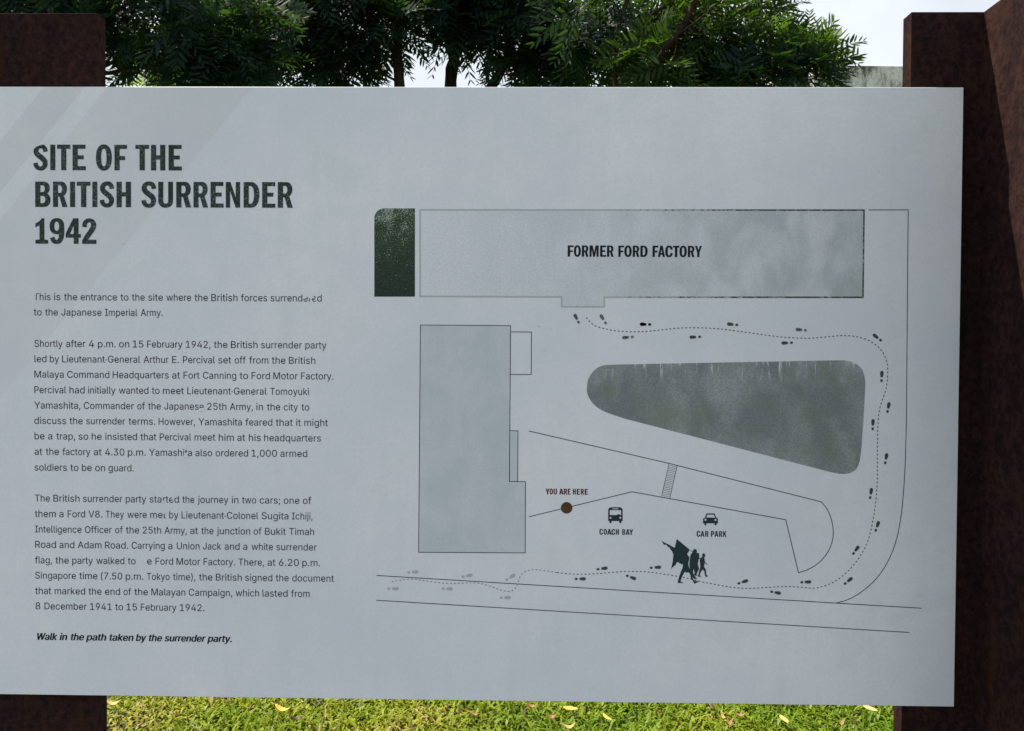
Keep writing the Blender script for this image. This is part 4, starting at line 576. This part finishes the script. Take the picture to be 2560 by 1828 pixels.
p = Print(); p.poly([SHAPES['dot']], L3); p.build('location_dot', M_DOT, sign, 'brown speckled dot marking the place on the map')

def dashes(pr, pts, w, on, off, lift):
    P = np.array(pts); d = np.linalg.norm(np.diff(P, axis=0), axis=1); s_ = np.concatenate(([0], np.cumsum(d)))
    t = 0.0
    while t < s_[-1] - on * .5:
        tt = np.linspace(t, min(t + on, s_[-1]), 3)
        pr.stroke(np.stack((np.interp(tt, s_, P[:, 0]), np.interp(tt, s_, P[:, 1])), 1), w, lift); t += on + off
p = Print(); dashes(p, SHAPES['path_dark'], 1.6, 3.6, 4.2, L3); p.build('dashed_path', M_INK, sign, 'dark dashed walking route on the map')
p = Print(); dashes(p, SHAPES['path_light'], 1.45, 3.6, 4.2, L3); p.build('dashed_path', M_DASHF, sign, 'faded end of the dashed walking route')

def footprint(tx, tz, hx, hz, mode):
    a = np.array((tx, tz)); b = np.array((hx, hz)); d = a - b; L = np.linalg.norm(d); d /= L; n = np.array((-d[1], d[0]))
    pr = Print()
    sole = [(-5.9, -1.9), (-3.5, -2.5), (0, -3.2), (3.4, -3.5), (6.0, -2.6), (7.0, -.6), (6.6, 1.6), (4.8, 3.0), (2, 3.3), (-2, 2.7), (-5.6, 2.2)]
    heel = [(-2.9, -1.7), (-1, -2.4), (2.3, -2.3), (2.6, 0), (2.3, 2.4), (-1, 2.4), (-2.9, 1.6)]
    pr.poly([[tuple(a + d * (x + .2) + n * y) for x, y in sole]], L3)
    pr.poly([[tuple(b + d * (x - .2) + n * y * .95) for x, y in heel]], L3)
    return pr.build('footprint', (M_FOOT, M_FOOTW, M_FAINT)[mode], sign)
for i, f_ in enumerate(FEET):
    tx, tz, hx, hz, mode = f_
    if mode == 0 and i in (1, 2, 3, 4, 7): mode = 1
    footprint(tx, tz, hx, hz, mode)

p = Print(); p.poly([SHAPES['bus_body']] + SHAPES['bus_holes'], L3)
for c in SHAPES['bus_feet']: p.poly([c], L3)
p.build('bus_symbol', M_SLATE, sign)
p = Print(); p.poly([SHAPES['car_body']] + SHAPES['car_holes'], L3)
for c in SHAPES['car_feet']: p.poly([c], L3)
p.build('car_symbol', M_SLATE, sign)
p = Print()
for i, k in enumerate(('man_flag', 'man_helmet', 'man_last')): p.poly([SHAPES[k]], L3 + i * .00008)
p.build('walking_figures', M_FIG, sign, 'silhouette of three walking men with a flag')

# ------------------------------------------------------------------ posts of weathering steel
PY0, PY1, PZ = .024, .057, 2.179
def post(label, parts, x):
    e = empty('steel_post', (x, .04, 0), label, 'post', 'rusty steel posts carrying the sign')
    for nm, dims in parts:
        if dims is None:                       # plate bent forward into a side wing: L-shaped in plan
            pl = [(.762, PY0), (.9035, PY0), (.9035, -.34), (.916, -.34), (.916, PY1), (.762, PY1)]
            V = [(a - x, b - .04, z) for z in (-.1, PZ) for a, b in pl]
            F = [(0, 1, 4, 5), (1, 2, 3, 4), (11, 10, 7, 6), (10, 9, 8, 7)] + [(i, i + 6, (i + 1) % 6 + 6, (i + 1) % 6) for i in range(6)]
            mesh_obj(nm, V, F, M_CORTEN, e)
            continue
        x0, x1, y0, y1, z0, z1 = dims
        V, F = box(x0 - x, x1 - x, y0 - .04, y1 - .04, z0, z1)
        bevel(mesh_obj(nm, V, F, M_CORTEN, e), .0025, 2)
    return e
postR = post('rusty steel post with a sunlit side wing, right of the board', [('bent_plate', None)], .84)
postL = post('dark rusty steel post left of the board, below the hanging leaves', [('front_plate', (-1.12, -.861, PY0, PY1, -.1, PZ))], -.98)
for e, xs in ((postR, (.80, .83)), (postL, (-.95, -.90))):
    for x in xs[:1]:
        for zc in (SIGN_ZB + .15, SIGN_ZT - .15):
            V, F = box(x - .02 - e.location.x, x + .02 - e.location.x, .0062 - .04, PY0 - .0005 - .04, zc - .02, zc + .02)
            mesh_obj('spacer', V, F, M_GALV, e)

# ------------------------------------------------------------------ ground, added paving, grass
g = mesh_obj('ground', [(-400, -400, 0), (400, -400, 0), (400, 400, 0), (-400, 400, 0)], [(0, 1, 2, 3)], M_GROUND); g['kind'] = 'structure'
pv = mesh_obj('path', [(-6, -9, .004), (6, -9, .004), (6, -.35, .004), (-6, -.35, .004)], [(0, 1, 2, 3)], M_ADDPAVE); pv['kind'] = 'structure'  # unseen paving added in front, dark so less light bounces onto the sign

def grass():
    def field(n, x0, x1, y0, y1):
        return np.stack((rng.uniform(x0, x1, n), rng.uniform(y0, y1, n)), 1)
    P = np.vstack((field(62000, -1.75, 2.15, 1.25, 2.35), field(16000, -3.2, 3.4, -.2, 1.25), field(14000, -3.4, 3.6, 2.35, 4.6), field(26000, -7, 8, -.3, 6.5), field(20000, -9, 11, 6.5, 16)))
    bare = np.sin(P[:, 0]*3.1 + .4)*np.sin(P[:, 1]*4.7 + 1.1) + .6*np.sin(P[:, 0]*8.3 + P[:, 1]*5.9) + .5*np.sin(P[:, 0]*17 - P[:, 1]*13 + 2.0)
    P = P[~((bare + rng.normal(0, .35, len(P)) > 1.0) & (rng.uniform(0, 1, len(P)) < .72))]      # thin, bare spots
    n = len(P)
    ang = rng.uniform(0, 2*np.pi, n); Ln = rng.uniform(.020, .048, n) * np.where(rng.uniform(0, 1, n) < .06, 1.7, 1.0); W = rng.uniform(.0032, .0062, n)
    til = rng.normal(.95, .35, n).clip(.15, 1.45)
    d = np.stack((np.cos(ang), np.sin(ang)), 1); s_ = np.stack((-d[:, 1], d[:, 0]), 1)
    def cl(x, y, f, ph): return np.sin(x*f + ph) * np.sin(y*f*1.3 + ph*2.1) + .5*np.sin(x*f*2.3 + 1.7 + ph) * np.sin(y*f*2.9 + ph)
    patch = cl(P[:, 0], P[:, 1], 5.0, .7) + rng.normal(0, .45, n)
    left = np.clip((.15 - P[:, 0]) * .7, -.5, .9)
    straw = (patch + left + rng.normal(0, .5, n)) > 1.75
    hue = rng.uniform(0, 1, n)
    green = np.stack((.052 + .070*hue, .120 + .085*hue, .003 + .006*hue), 1)
    yel = np.stack((.140 + .105*hue, .180 + .085*hue, .006 + .008*hue), 1)
    mixy = np.clip(.42 + .3*patch + .35*left, 0, 1)[:, None]
    C = green*(1-mixy) + yel*mixy
    C[straw] = np.stack((.25 + .12*hue, .20 + .10*hue, .07 + .04*hue), 1)[straw]
    brown = rng.uniform(0, 1, n) < .05
    C[brown] = (.06, .045, .02)
    z0 = rng.uniform(0, .014, n)
    b = np.concatenate((P, z0[:, None]), 1)
    def pt(t, w):
        bend = til * (.55 + .75 * t)
        h = np.sin(bend) * Ln * t; v = np.cos(bend) * Ln * t
        c = b.copy(); c[:, :2] += d * h[:, None]; c[:, 2] += np.maximum(v, .002)
        L = c.copy(); L[:, :2] += s_ * (W*w)[:, None]; Rr = c.copy(); Rr[:, :2] -= s_ * (W*w)[:, None]
        return L, Rr, c
    a0, a1, _ = pt(0.0, .6); b0, b1, _ = pt(.5, 1.0); _, _, tip = pt(1.0, 0)
    V = np.stack((a0, a1, b0, b1, tip), 1).reshape(-1, 3)
    base = np.arange(n)[:, None] * 5
    q = base + np.array([[0, 1, 3, 2]]); t3 = base + np.array([[2, 3, 4]])
    loops = np.concatenate((q, t3), 1).ravel()
    sizes = np.tile((4, 3), n)
    col = np.repeat(np.concatenate((C, np.ones((n, 1))), 1), 5, axis=0)
    o = fast_mesh('grass', V, loops, sizes, M_BLADE, col=col)
    o['kind'] = 'stuff'
    return o
grass()

# fallen leaves
def leaf_color(name, c, c2):
    t = NT(name, .55, .3)
    t.base(t.mix(t.ramp(t.noise(25, 4, .6), .4, .65), c, c2)); return t.m
LM = {'yellow': leaf_color('yellow dry leaf', (.44, .29, .045), (.34, .20, .03)), 'pale': leaf_color('pale yellow leaf', (.40, .30, .10), (.30, .215, .07)),
      'brown': leaf_color('brown dry leaf', (.20, .105, .045), (.13, .065, .03)), 'tan': leaf_color('tan dry leaf', (.42, .27, .10), (.30, .17, .06)), 'dark': leaf_color('dark dry leaf', (.055, .03, .018), (.09, .05, .025))}
def fallen(px, py, L, W, deg, kind, label, curl=.02):
    d = _w + _r * ((px - 1280.0) / FPX) - _u * ((py - 914.0) / FPX)
    c = CAM_LOC + d * ((.052 - CAM_LOC.z) / d.z)
    L, W, curl = L * .9, W * .9, curl * 1.1
    V, F = [], []
    n = 9
    for i in range(n):
        t = i / (n - 1); w = W * (math.sin(math.pi * t ** .85) ** .8) * .5 + .0006
        zc = curl * (2 * t - 1) ** 2
        for s_ in (-1, -.5, 0, .5, 1): V.append(((t - .5) * L, s_ * w, zc + abs(s_) * w * .45))
    for i in range(n - 1):
        for j in range(4): F.append((i*5 + j, i*5 + j + 1, i*5 + j + 6, i*5 + j + 5))
    st = len(V)
    V += [(-L*.5, -.0012, curl), (-L*.5, .0012, curl), (-L*.72, .001, curl + .004), (-L*.72, -.001, curl + .004)]
    F.append((st, st+1, st+2, st+3))
    o = mesh_obj('fallen_leaf', V, F, LM[kind], smooth=True)
    md = o.modifiers.new('solid', 'SOLIDIFY'); md.thickness = .0008
    o.location = c; o.rotation_euler = (R(rng.uniform(-8, 8)) + R(12), R(rng.uniform(-6, 6)), R(deg))
    tag(o, label, 'leaf', 'dry leaves fallen on the grass')
fallen(708, 1777, .085, .026, -18, 'yellow', 'curled golden yellow leaf on the grass, nearest the left post of all bright leaves')
fallen(744, 1799, .060, .014, 18, 'dark', 'dark brown leaf lying right below the golden yellow leaf')
fallen(626, 1771, .040, .010, 35, 'brown', 'small brown twig-like leaf just left of the golden yellow leaf', .008)
fallen(285, 1762, .065, .024, 12, 'pale', 'pale straw coloured leaf litter lying against the left post')
fallen(1187, 1787, .050, .009, -20, 'brown', 'thin reddish brown leaf midway along the grass left of the brown curled ones', .01)
fallen(1330, 1768, .060, .014, -22, 'brown', 'brown narrow leaf at the board edge left of a bright yellow leaf')
fallen(1427, 1773, .072, .022, -14, 'yellow', 'bright yellow leaf lying flat close under the board, left of the upright yellow leaf', .006)
fallen(1380, 1795, .052, .018, 5, 'brown', 'pinkish brown curled leaf below the bright flat yellow leaf')
fallen(1424, 1820, .055, .018, 4, 'tan', 'tan leaf cut by the bottom of the picture below the bright yellow leaf')
fallen(1517, 1797, .075, .024, 112, 'yellow', 'yellow leaf pointing away from the viewer in the middle of the grass', .008)
fallen(1774, 1768, .040, .014, 40, 'dark', 'dark brown leaf scrap touching the lower edge of the board')
fallen(1810, 1797, .052, .018, 108, 'tan', 'orange brown leaf standing on edge above a crumpled brown leaf')
fallen(1822, 1813, .060, .016, 48, 'brown', 'crumpled brown leaf below the orange brown upright leaf')
fallen(1850, 1790, .062, .016, -18, 'brown', 'brown forked leaf right of the orange brown upright leaf')
fallen(1959, 1800, .082, .030, 95, 'pale', 'large pale yellow leaf with parallel sides standing out on the right half of the grass', .004)
fallen(2101, 1814, .062, .018, 42, 'brown', 'brown withered leaf at the bottom edge toward the right post')
fallen(2176, 1773, .070, .022, -48, 'pale', 'pale yellow leaf peeping from under the board beside the right post', .004)

# ------------------------------------------------------------------ trees with pinnate leaves
def tube(pts, rads, seg=8):
    """tapered tube through points -> verts, faces"""
    P = np.array(pts, float); n = len(P); T = np.gradient(P, axis=0); T /= np.linalg.norm(T, axis=1)[:, None]
    V, F = [], []
    ref = np.array((.3, 1.0, .1))
    for i in range(n):
        a = np.cross(T[i], ref); a /= np.linalg.norm(a); b = np.cross(T[i], a)
        for k in range(seg):
            t = 2*np.pi*k/seg; wob = 1 + .10*math.sin(3*t + i*1.3) + .06*math.sin(5*t - i)
            V.append(P[i] + (a*math.cos(t) + b*math.sin(t)) * rads[i] * wob)
    for i in range(n-1):
        for k in range(seg): F.append((i*seg+k, i*seg+(k+1) % seg, (i+1)*seg+(k+1) % seg, (i+1)*seg+k))
    F.append(tuple(range(seg))[::-1]); F.append(tuple((n-1)*seg+k for k in range(seg)))
    return V, F
def smooth_path(pts, n=6):
    q = np.array(pts, float); N = len(q); o = []
    for i in range(N-1):
        a, b, c, d = q[max(i-1, 0)], q[i], q[i+1], q[min(i+2, N-1)]
        for j in range(n):
            t = j/n; o.append(.5*(2*b+(c-a)*t+(2*a-5*b+4*c-d)*t*t+(3*b-a-3*c+d)*t**3))
    o.append(q[-1]); return np.array(o)
def limbs(name, specs, mat, root):
    V, F = [], []
    for pts, r0, r1 in specs:
        P = smooth_path(pts) - np.array(root.location)
        v, f = tube(P, np.linspace(r0, r1, len(P)))
        b = len(V); V += v; F += [tuple(b + i for i in q) for q in f]
    return mesh_obj(name, V, F, mat, root, smooth=True)

def fronds_mesh(O, D, U, L, npair, wide, spread):
    """O origins, D rachis directions, U up vectors, L lengths -> leaflets as 6-gons (vectorised)"""
    n = len(O)
    D = D / np.linalg.norm(D, axis=1)[:, None]
    S = np.cross(D, U); S /= np.linalg.norm(S, axis=1)[:, None]; N = np.cross(S, D)
    allV = []
    droop = rng.uniform(.05, .45, n)
    for i in range(npair):
        t = (i + .6) / npair
        pos = O + D * (L*t)[:, None] - np.array((0, 0, 1.0)) * (L*droop*t*t)[:, None]
        prof = .55 + .65*math.sin(math.pi*min(t*.9 + .12, 1)); ll = L * spread * prof
        for sgn in (-1, 1):
            an = np.radians(62 - 26*t + rng.normal(0, 6, n))
            d = D*np.cos(an)[:, None] + S*(sgn*np.sin(an))[:, None] + N*rng.normal(.08, .07, n)[:, None]
            d[:, 2] -= .18
            d /= np.linalg.norm(d, axis=1)[:, None]
            wv = np.cross(d, N); wv /= np.linalg.norm(wv, axis=1)[:, None]
            wv = wv + N*rng.normal(0, .2, n)[:, None]
            l = (ll * rng.uniform(.85, 1.15, n))[:, None]; w = l * wide
            a = pos
            allV.append(np.stack((a, a + d*l*.28 + wv*w, a + d*l*.66 + wv*w*.85, a + d*l, a + d*l*.66 - wv*w*.85, a + d*l*.28 - wv*w), 1))
    V = np.concatenate(allV, 0)
    m = len(V)
    # the rachis itself: a thin flat strip
    e = O + D*L[:, None] - np.array((0, 0, 1.0))*(L*droop)[:, None]; mid = O + D*(L*.5)[:, None] - np.array((0, 0, 1.0))*(L*droop*.25)[:, None]
    rw = .0028
    st = np.stack((O - S*rw, O + S*rw, mid + S*rw*.8, e + S*rw*.3, e - S*rw*.3, mid - S*rw*.8), 1)
    V = np.concatenate((V, st), 0)
    return V.reshape(-1, 3), len(V)

def crown(name, clumps, mat, root, frond=(.26, .42), npair=7, wide=.10, spread=.35, per=6, label=None, extra=(), density=1.0):
    Os, Ds, Us, Ls, tw = [], [], [], [], []
    for (px, py, rx, ry, y, ry_d, n) in clumps:
        c = np.array(at(px, py, y)); k = (y + 1.5) / FPX
        rad = np.array((rx*k, ry_d, ry*k))
        for _ in range(max(2, int(n * density + .5))):
            v = rng.normal(0, 1, 3); v /= np.linalg.norm(v); rr = rng.uniform(.15, 1.0) ** .5
            o = c + v*rad*rr
            out = v*np.array((1, 1, .7)) + rng.normal(0, .45, 3) + np.array((0, 0, .15)); out /= np.linalg.norm(out)
            tw.append((o - out*rng.uniform(.2, .45), o))
            s1 = np.cross(out, (.2, .1, 1)); s1 /= np.linalg.norm(s1); s2 = np.cross(out, s1)
            ph = rng.uniform(0, 6.28)
            for q in range(per):
                a = ph + q*2.399; cone = math.radians(rng.uniform(28, 78))
                d = out*math.cos(cone) + (s1*math.cos(a) + s2*math.sin(a))*math.sin(cone)
                u = np.array((0, -.75, .65)) + rng.normal(0, .42, 3)
                Os.append(o - out*rng.uniform(0, .10)); Ds.append(d); Us.append(u); Ls.append(rng.uniform(*frond) * .86)
    for p0, p1, yy in extra:                    # single fronds reaching out of the crown
        a0, a1 = np.array(at(*p0, yy)), np.array(at(*p1, yy - .05))
        Os.append(a0); Ds.append(a1 - a0); Us.append(np.array((rng.normal(0, .2), -1.0, .5))); Ls.append(np.linalg.norm(a1 - a0) * 1.05)
        tw.append((a0 - (a1 - a0) * .5, a0))
    V, nf = fronds_mesh(np.array(Os), np.array(Ds), np.array(Us), np.array(Ls), npair, wide, spread)
    V = V - np.array(root.location)
    o = fast_mesh(name, V, np.arange(nf*6), np.full(nf, 6), mat, root)
    if label: o['label'] = label
    # twigs
    TV, TF = [], []
    for a, b in tw:
        v, f = tube([a - np.array(root.location), (a+b)/2 - np.array(root.location) + rng.normal(0, .01, 3), b - np.array(root.location)], [.006, .0045, .002], 4)
        bb = len(TV); TV += v; TF += [tuple(bb+i for i in q) for q in f]
    return o, TV, TF
def tree(base_px, y, label, trunk_specs, clump_specs, group='trees behind the board', bark=None, **kw):
    bp = at(base_px, 900, y)
    root = empty('tree', (bp.x, y, 0), label, 'tree', group)
    sp = trunk_specs(root)
    limbs('trunk', sp[:1], bark or M_BARK, root)
    TV, TF = [], []
    for mat, cl, k2 in clump_specs:
        o, tv, tf = crown('crown', cl, mat, root, **{**kw, **k2})
        b = len(TV); TV += tv; TF += [tuple(b+i for i in q) for q in tf]
    br = limbs('branches', sp[1:], bark or M_BARK, root) if len(sp) > 1 else None
    mesh_obj('twigs', TV, TF, bark or M_BARK, root)['kind'] = 'stuff'
    return root
def A(px, py, y): return np.array(at(px, py, y))
def gnd(px, y):
    q = at(px, 900, y); return np.array((q.x, y, -.1))

rng = np.random.default_rng(33)               # the trees keep their own random stream

# left tree: hangs over the left post, close
Y1 = 5.6
tree(120, Y1, 'tree with dark hanging pinnate leaves above the left post', lambda r: [
    ([gnd(120, Y1), A(110, 500, Y1), A(125, 200, Y1), A(90, -80, Y1), A(150, -350, Y1)], .10, .05),
    ([A(120, 150, Y1), A(230, 20, Y1 - .2), A(420, -90, Y1 - .4), A(640, -160, Y1 - .5)], .045, .014),
    ([A(125, 230, Y1), A(240, 190, Y1 - .1), A(380, 165, Y1 - .2), A(450, 178, Y1 - .3)], .022, .006),
    ([A(105, 60, Y1), A(20, -60, Y1), A(-120, -160, Y1 - .3)], .04, .012)],
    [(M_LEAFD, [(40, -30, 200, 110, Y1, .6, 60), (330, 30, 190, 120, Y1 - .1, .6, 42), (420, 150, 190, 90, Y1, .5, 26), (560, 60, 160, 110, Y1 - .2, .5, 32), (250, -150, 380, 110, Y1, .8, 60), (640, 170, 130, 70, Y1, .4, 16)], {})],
    frond=(.32, .48), spread=.36, density=.88)

# middle-left tree with a straight thin trunk
Y2 = 7.2
tree(998, Y2, 'tree with a straight thin dark trunk left of the bright gap in the leaves', lambda r: [
    ([gnd(1004, Y2), A(1000, 500, Y2), A(998, 215, Y2), A(994, 90, Y2), A(1020, -60, Y2), A(1000, -330, Y2)], .075, .04),
    ([A(996, 150, Y2), A(940, 60, Y2 - .2), A(840, -20, Y2 - .4), A(720, -70, Y2 - .4)], .03, .01),
    ([A(998, 60, Y2), A(1060, -20, Y2), A(1120, -120, Y2)], .03, .01),
    ([A(998, 205, Y2), A(955, 180, Y2), A(930, 120, Y2)], .016, .006)],
    [(M_LEAFD, [(820, 30, 180, 120, Y2, .8, 60), (850, 150, 80, 55, Y2, .5, 12), (740, 150, 140, 70, Y2, .7, 32), (1000, 40, 90, 60, Y2 - .2, .5, 22), (930, -110, 420, 110, Y2, .9, 80), (600, 90, 130, 110, Y2 + .5, .6, 24)], {})],
    frond=(.36, .52), spread=.36, density=.90)

# middle tree with a thick dark trunk
Y3 = 7.9
tree(1125, Y3, 'tree with a thick dark trunk right of the bright gap in the leaves', lambda r: [
    ([gnd(1120, Y3), A(1122, 500, Y3), A(1126, 215, Y3), A(1137, 140, Y3), A(1150, 40, Y3), A(1190, -120, Y3), A(1170, -360, Y3)], .085, .055),
    ([A(1133, 150, Y3), A(1100, 60, Y3), A(1040, -60, Y3 - .3)], .05, .015),
    ([A(1220, 230, Y3), A(1262, 160, Y3), A(1300, 60, Y3 - .3), A(1400, -110, Y3 - .4)], .07, .02)],
    [(M_LEAFD, [(1170, 10, 120, 75, Y3 - .3, .6, 44), (1330, 50, 150, 110, Y3 - .2, .7, 54), (1365, 160, 90, 55, Y3, .5, 24), (1120, 70, 50, 35, Y3 - .3, .3, 7), (1230, -120, 380, 110, Y3, .9, 78), (1470, 150, 90, 80, Y3, .5, 20)],
     {'extra': [((1262, 172), (1200, 148), Y3 - .5), ((1258, 196), (1198, 190), Y3 - .5), ((1245, 140), (1212, 178), Y3 - .5), ((1270, 150), (1232, 182), Y3 - .4)]})],
    frond=(.38, .54), spread=.36, density=.90)

# right tree: leaning brown limbs, greener leaves, sunlight falling through
Y4 = 6.3
YL = Y4 - .35
tree(1560, Y4, 'tree with slanting brown limbs and sunlit green leaves, spreading to the right', lambda r: [
    ([gnd(1480, Y4), A(1500, 600, Y4), A(1560, 290, YL + .2), A(1600, 215, YL), A(1660, 130, YL), A(1720, 40, YL), A(1780, -120, Y4 - .3)], .048, .028),
    ([A(1540, 250, YL), A(1535, 120, YL), A(1552, 50, YL), A(1575, -20, YL), A(1590, -120, Y4)], .022, .014),
    ([A(1540, 130, YL), A(1610, 50, YL), A(1680, 5, YL), A(1740, -50, YL)], .024, .012),
    ([A(1672, 0, YL), A(1730, 40, YL), A(1760, 90, YL), A(1768, 150, YL)], .018, .008),
    ([A(1700, 65, YL), A(1760, 20, YL), A(1830, -30, YL)], .018, .010),
    ([A(1630, 170, YL), A(1680, 100, YL - .1), A(1740, 55, YL - .1), A(1810, -5, YL - .1)], .016, .008),
    ([A(1660, 125, Y4), A(1760, 60, Y4 + .2), A(1900, 20, Y4 + .2), A(2010, 30, Y4 + .2)], .03, .006),
    ([A(1610, 190, Y4), A(1760, 165, Y4 + .1), A(1930, 150, Y4), A(2080, 130, Y4)], .03, .006)],
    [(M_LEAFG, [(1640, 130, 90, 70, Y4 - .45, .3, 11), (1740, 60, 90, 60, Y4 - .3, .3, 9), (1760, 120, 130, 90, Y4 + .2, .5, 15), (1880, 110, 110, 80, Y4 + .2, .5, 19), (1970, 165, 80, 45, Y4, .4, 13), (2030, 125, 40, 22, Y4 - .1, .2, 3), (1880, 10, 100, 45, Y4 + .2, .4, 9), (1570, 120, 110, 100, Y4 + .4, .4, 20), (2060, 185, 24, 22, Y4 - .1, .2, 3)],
     {'extra': [((2085, 126), (2158, 88), Y4 - .3), ((2082, 124), (2156, 140), Y4 - .25), ((2022, 86), (2024, 26), Y4 - .2), ((2062, 152), (2130, 162), Y4 - .2), ((2066, 180), (2134, 170), Y4 - .3),
                ((2060, 200), (2112, 204), Y4 - .25), ((1945, 62), (2002, 52), Y4), ((1950, 28), (2008, 26), Y4), ((1960, 10), (2020, -10), Y4), ((1985, 90), (1960, 40), Y4 - .1), ((2045, 110), (2072, 66), Y4 - .1)]}),
     (M_LEAFD, [(1470, 40, 110, 70, Y4, .5, 20), (1890, 180, 140, 36, Y4 - .2, .3, 14), (1720, 190, 140, 40, Y4 + .2, .4, 12), (1640, -120, 200, 60, Y4, .7, 14)], {})],
    bark=M_BARKR, frond=(.38, .54), spread=.33, density=.74)

# sunlit foliage farther back, seen through the gaps
Y5 = 11.5
tree(1700, Y5, 'sunlit yellow green tree farther back behind the slanting limbs', lambda r: [
    ([gnd(1700, Y5), A(1705, 400, Y5), A(1700, 100, Y5), A(1690, -150, Y5)], .10, .04),
    ([A(1702, 150, Y5), A(1650, 60, Y5), A(1600, 0, Y5)], .04, .012)],
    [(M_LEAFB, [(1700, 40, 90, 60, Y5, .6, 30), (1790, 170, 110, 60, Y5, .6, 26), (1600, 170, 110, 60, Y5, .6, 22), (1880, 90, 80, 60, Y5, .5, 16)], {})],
    frond=(.30, .46), spread=.34)
tree(420, 10.5, 'bright green tree farther back behind the left leaves', lambda r: [
    ([gnd(400, 10.5), A(405, 400, 10.5), A(420, 150, 10.5), A(440, -40, 10.5)], .08, .03),
    ([A(410, 220, 10.5), A(330, 170, 10.5), A(290, 130, 10.5)], .03, .01)],
    [(M_LEAFB, [(390, 165, 90, 50, 10.5, .6, 22), (560, 90, 120, 80, 10.5, .6, 12), (640, 110, 60, 60, 10.5, .4, 8)], {})],
    frond=(.30, .46), spread=.34)

# ------------------------------------------------------------------ wall and building at the right, far back
YW = 12.5
a, b = at(2035, 163, YW), at(2620, 172, YW + .6)
wr = empty('concrete_wall', ((a.x + b.x) / 2, YW, 0), 'weathered grey concrete wall with black streaks, left of the right rusty post', 'wall')
o_ = np.array(wr.location)
def wallbox(z0, z1a, z1b, th, dy):
    V = []
    for zz in (0, 1):
        for q, t, z1 in ((a, 0, z1a), (b, 1, z1b)):
            for k in (0, 1):
                V.append((q.x - o_[0], (YW + .6*t) - o_[1] + dy + th*k, z0 if zz == 0 else z1))
    return V, [(0, 2, 6, 4), (2, 3, 7, 6), (3, 1, 5, 7), (1, 0, 4, 5), (4, 6, 7, 5), (1, 3, 2, 0)]
V, F = wallbox(-.1, a.z, b.z, .25, 0)
mesh_obj('wall_face', V, F, M_CONC, wr)

YB = 24.0
c0, c1 = at(1950, 92, YB), at(2092, 92, YB)
wb = empty('white_building', ((c0.x + c1.x) / 2, YB, 0), 'white flat roofed building almost hidden behind the right tree', 'building')
hw = (c1.x - c0.x) / 2
zt = at(2000, 92, YB).z
V, F = box(-hw, hw, 0, 6, -.1, zt); mesh_obj('wall', V, F, M_WHITE, wb)
V, F = box(-hw - .12, hw + .12, -.12, 6.12, zt, zt + .22); mesh_obj('roof', V, F, M_WHITE, wb)
mg = bpy.data.materials.new('dark window glass'); mg.use_nodes = True
mg.node_tree.nodes['Principled BSDF'].inputs['Base Color'].default_value = (.03, .035, .04, 1); mg.node_tree.nodes['Principled BSDF'].inputs['Roughness'].default_value = .15
for s_ in (-.55, .1):
    V, F = box(s_*hw - .35, s_*hw + .35, -.02, .03, zt - 2.3, zt - 1.1); mesh_obj('window', V, F, mg, wb)
def mast(px0, px1, py0, label, rungs):
    q0, q1 = at(px0, 90, YB + .6), at(px1, 90, YB + .6)
    ztop = at(px0, py0, YB + .6).z
    V, F = [], []
    w = q1.x - q0.x
    zb_ = zt + .22
    for x in (-w/2, w/2):
        v, f = box(x - .012, x + .012, -.012, .012, 0, ztop - zb_); n0 = len(V); V += v; F += [tuple(n0+i for i in q) for q in f]
    for t in rungs:
        z_ = (ztop - zb_) * t; v, f = box(-w/2 + .0125, w/2 - .0125, -.009, .009, z_ - .009, z_ + .009); n0 = len(V); V += v; F += [tuple(n0+i for i in q) for q in f]
    o = mesh_obj('antenna', V, F, M_ANT); o.location = ((q0.x + q1.x)/2, YB + .6, zb_)
    tag(o, label, 'antenna', 'antennas on the white roof')
mast(2079, 2084, 36, 'tall narrow ladder-like antenna on the white roof, the right one', (.35, .62, .92))
mast(2066, 2071, 52, 'shorter ladder-like antenna on the white roof, the left one', (.3, .6, .9))
